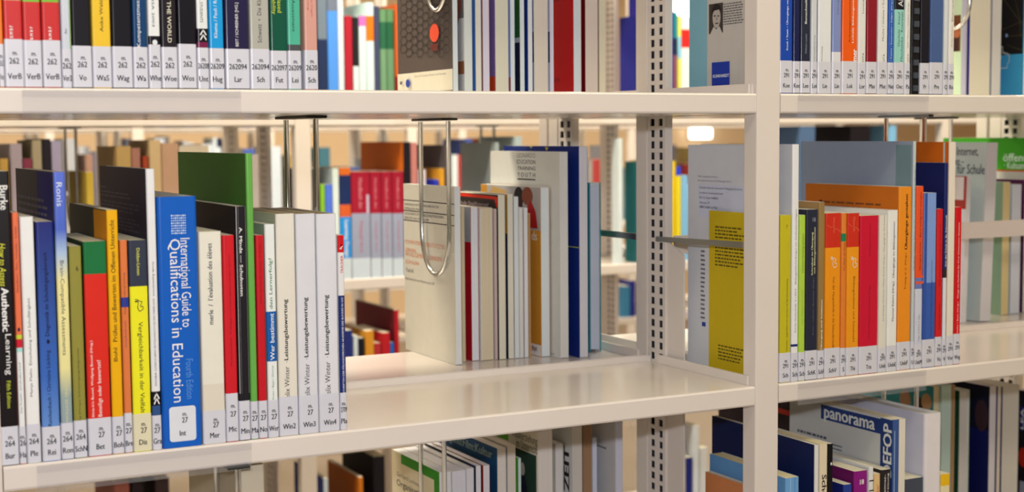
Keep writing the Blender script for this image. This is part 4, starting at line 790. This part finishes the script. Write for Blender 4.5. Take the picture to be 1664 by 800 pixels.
# upper level
for xl, xr, top, c, lb, bd in (
    (517, 532, -20, (34, 46, 72), 'blurred navy spine with pale upper lettering, right of the salmon book', [(-40, 64, (120, 126, 124))]), (533, 549, -20, (86, 146, 214), 'blurred sky blue spine with grey top in the upper far row', [(-60, 18, (120, 120, 122))]),
    (550, 559, -60, (232, 228, 222), 'blurred white upright file in the upper far row', []), (561, 573, 26, (190, 30, 44), 'blurred crimson spine in the upper far row', []),
    (574, 583, 28, (30, 28, 28), 'blurred black over white spine in the upper far row', [(108, 200, (232, 230, 226))]), (584, 595, 26, (234, 234, 222), 'blurred white spine with pink top', [(0, 43, (222, 110, 170))]),
    (596, 608, 4, (226, 232, 214), 'blurred white spine with an orange block', [(26, 67, (246, 120, 20))]), (609, 617, 10, (72, 70, 90), 'blurred slate spine before two green ones', []),
    (618, 628, 15, (120, 152, 100), 'blurred green spine, left of a green pair', [(0, 36, (110, 146, 90)), (36, 80, (40, 100, 60))]), (629, 640, 15, (110, 142, 92), 'blurred green spine, right of a green pair', [(0, 36, (100, 136, 80)), (36, 80, (36, 94, 54))]),
    (642, 652, 7, (214, 92, 34), 'blurred orange brown spine left of the hexagon cover', [(125, 200, (140, 30, 30))]),
    (1037, 1047, 25, (22, 26, 104), 'blurred navy book left of the upper slotted post', []),
    (1089, 1094, -20, (60, 52, 150), 'blurred violet blue spine right of the upper slotted post', []), (1095, 1101, 20, (30, 130, 124), 'blurred teal spine, upper far row', [(62, 90, (30, 34, 50)), (90, 200, (150, 80, 80))]),
    (1102, 1107, 25, (240, 226, 90), 'blurred yellow and sky blue spine, upper far row', [(60, 95, (150, 200, 230))]), (1108, 1124, 28, (236, 234, 228), 'blurred white spine with a red block, upper far row', [(48, 78, (230, 40, 30))])):
    far(0, .36, xl, xr, top, c, lb, ym=80, bands=bd, d=.085 if xl == 1037 else .19)
# low level
for xl, xr, top, c, cv, lb in (
    (562, 573, 537, (44, 52, 110), None, 'blurred navy book below the four red volumes'), (575, 582, 546, (232, 226, 216), None, 'blurred slim white book in the low far row'), (584, 592, 550, (30, 26, 30), None, 'blurred black spine with white letters, low far row'),
    (594, 608, 538, (238, 150, 40), None, 'blurred amber spine in the low far row'), (609, 619, 558, (200, 50, 50), None, 'blurred short red spine in the low far row'), (621, 634, 541, (206, 30, 34), None, 'blurred red spine left of a blue one, low far row'),
    (635, 640, 557, (40, 110, 180), None, 'blurred slim blue spine in the low far row'), (642, 649, 504, (196, 24, 30), (116, 24, 30), 'blurred tall red spine with large dark red cover')):
    far(0, -.36, xl, xr, top, c, lb, cov=cv, ym=560, d=.24 if cv else .16)
for xl, xr, top, c, cv, lb in (
    (185, 210, 782, (150, 80, 60), None, 'blurred rust book at the lower left below the shelf'), (214, 232, 778, (40, 26, 26), None, 'blurred near black book at the lower left'), (252, 275, 778, (60, 40, 36), None, 'blurred dark brown book at the lower left'),
    (526, 533, 778, (222, 220, 226), (60, 70, 130), 'blurred white spine right of the low far upright'), (583, 590, 776, (240, 130, 30), (226, 110, 20), 'blurred orange folder at the bottom, below the shelf'), (608, 626, 742, (30, 24, 26), (22, 18, 20), 'blurred large black box file beside the orange folder')):
    far(0, -.72, xl, xr, top, c, lb, cov=cv, ym=780, d=.2)
for xl, xr, top, c, lb in ((1107, 1114, 734, (232, 216, 186), 'blurred cream spine right of the gusset plate at the bottom'), (1116, 1125, 744, (36, 40, 110), 'blurred navy spine at the bottom right of the gusset plate'), (1127, 1136, 692, (236, 224, 204), 'blurred taller white spine at the bottom, left of the midnight blue cover'), (1138, 1150, 728, (232, 216, 192), 'blurred cream spine touching the taller white one at the bottom')):
    far(0, -.72, xl, xr, top, c, lb, ym=740, d=.16)
# second rack
for xl, xr, top, c, lb in ((735, 744, 252, (236, 228, 218), 'blurred white spine two racks back, beside a red one'), (746, 757, 252, (220, 60, 50), 'blurred red spine two racks back'), (758, 768, 226, (70, 84, 140), 'blurred blue spine two racks back'), (770, 792, 266, (216, 212, 180), 'blurred pale box two racks back'), (795, 800, 225, (225, 110, 50), 'blurred thin orange spine two racks back')):
    far(1, 0, xl, xr, top, c, lb, ym=280)
for xl, xr, top, c, lb in ((1012, 1024, 465, (70, 130, 150), 'blurred teal blue volume left of the slotted post, low'), (1025, 1033, 456, (40, 44, 120), 'blurred navy volume left of the slotted post, low'), (1117, 1125, 506, (40, 60, 150), 'blurred low blue volume right of the gusset plate'), (1128, 1136, 510, (90, 20, 30), 'blurred low dark red volume right of the gusset plate')):
    far(1, -.36, xl, xr, top, c, lb, ym=520)
pal = [(150, 130, 110), (170, 150, 130), (60, 80, 130), (180, 60, 50), (200, 190, 170), (90, 80, 76), (190, 150, 80), (70, 110, 110), (210, 200, 190), (120, 90, 80)]
pal2 = [(196, 184, 168), (150, 140, 130), (96, 92, 100), (216, 208, 196), (80, 100, 160), (176, 126, 96), (120, 106, 92), (226, 220, 212)]
def fill(rk, Y, x, xe, tall, lb, grp):
    L = FARB.setdefault((rk, 0), [])
    used = [(q[0], q[1]) for q in L]
    while x < xe:
        wd = random.uniform(.016, .042)
        inpost = any(XA+k*PITCHX-.004 < x+wd and x < XA+k*PITCHX+PW+.004 for k in range(-1, 4))
        if not inpost and not any(a-.002 < x+wd and x < c+.002 for a, c in used) and random.random() < (.8 if x < tall else .6):
            L.append((x, x+wd, Y, None, random.choice(pal2 if x < tall else pal), lb, None, .16, dict(group=grp, hh=random.uniform(.25, .325) if x < tall else random.uniform(.19, .28))))
        x += wd+.001
fill(1, 3.064, -.75, 2.6, .42, 'very blurred book standing on the second rack behind the aisle', 'very blurred books two racks back')
fill(2, 4.604, -.5, .85, .85, 'very blurred book standing on the third rack behind the aisle', 'very blurred books three racks back')
for (rk, z), L in FARB.items():
    L.sort(key=lambda q: q[0]); px_ = -9
    for X0, X1, Y, top, col, label, cov, d, k in L:
        X0 = max(X0, px_+.0008); X1 = max(X1, X0+.006); px_ = X1
        zof = lambda y: min(.334, max(0, zat((X0+X1)/2, Y, y)-z))
        hh = min(.33, zof(top)) if top is not None else k['hh']
        k = dict(k); k.pop('hh', 0); grp = k.pop('group', G1 if rk == 0 else 'out of focus books two racks back')
        bd = [(zof(q[1]), zof(q[0]), q[2]) for q in k.pop('bands', ())]
        tx = [(t[0], t[1], t[2], t[3], zof(t[5]), zof(t[4]))+tuple(t[6:]) for t in k.pop('texts', ())]
        make_book('book', label, grp, X0, X1, Y, z+.0003, hh, d, col, cov=cov, kind='far', bands=bd, texts=tx, **k)
def far_hook(xn, xf, Y, label):
    p = onY(xn, 260, Y); q = onX(xf, 260, p.x)
    hook(p.y, q.y, p.x, .36-.0246, .12, label)
far_hook(124, 107, 1.60, 'blurred wire support at the left of the rack across the aisle')
far_hook(803, 782, 1.62, 'blurred wire support above the pale booklet tops, across the aisle')
# lit lamp on the far wall
def lamp(px, py, wpx, hpx, label):
    p = onY(px, py, 8.14); s = (p-CAM).dot(_F)/FPX
    r = thing('wall_lamp', label, 'lamp', (p.x, 8.2, p.z), None); a, b_ = wpx*s/2, hpx*s/2
    m = MB(); m.box(-a*1.05, a*1.05, -.03, -.0005, -b_*1.08, b_*1.08, POSTM); m.build('lamp_housing', r)
    e = bpy.data.materials.new('lamp_glow'); e.use_nodes = True; bs = e.node_tree.nodes['Principled BSDF']; bs.inputs['Emission Color'].default_value = (1, .96, .86, 1); bs.inputs['Emission Strength'].default_value = 6
    m = MB(); m.box(-a, a, -.085, -.0305, -b_, b_, e); m.build('diffuser', r, bevel=.006)
lamp(1139, 213, 36, 24, 'glowing white lamp far behind the slotted post')
lamp(1109, 15, 24, 30, 'glowing white lamp far behind, above the teal cover')
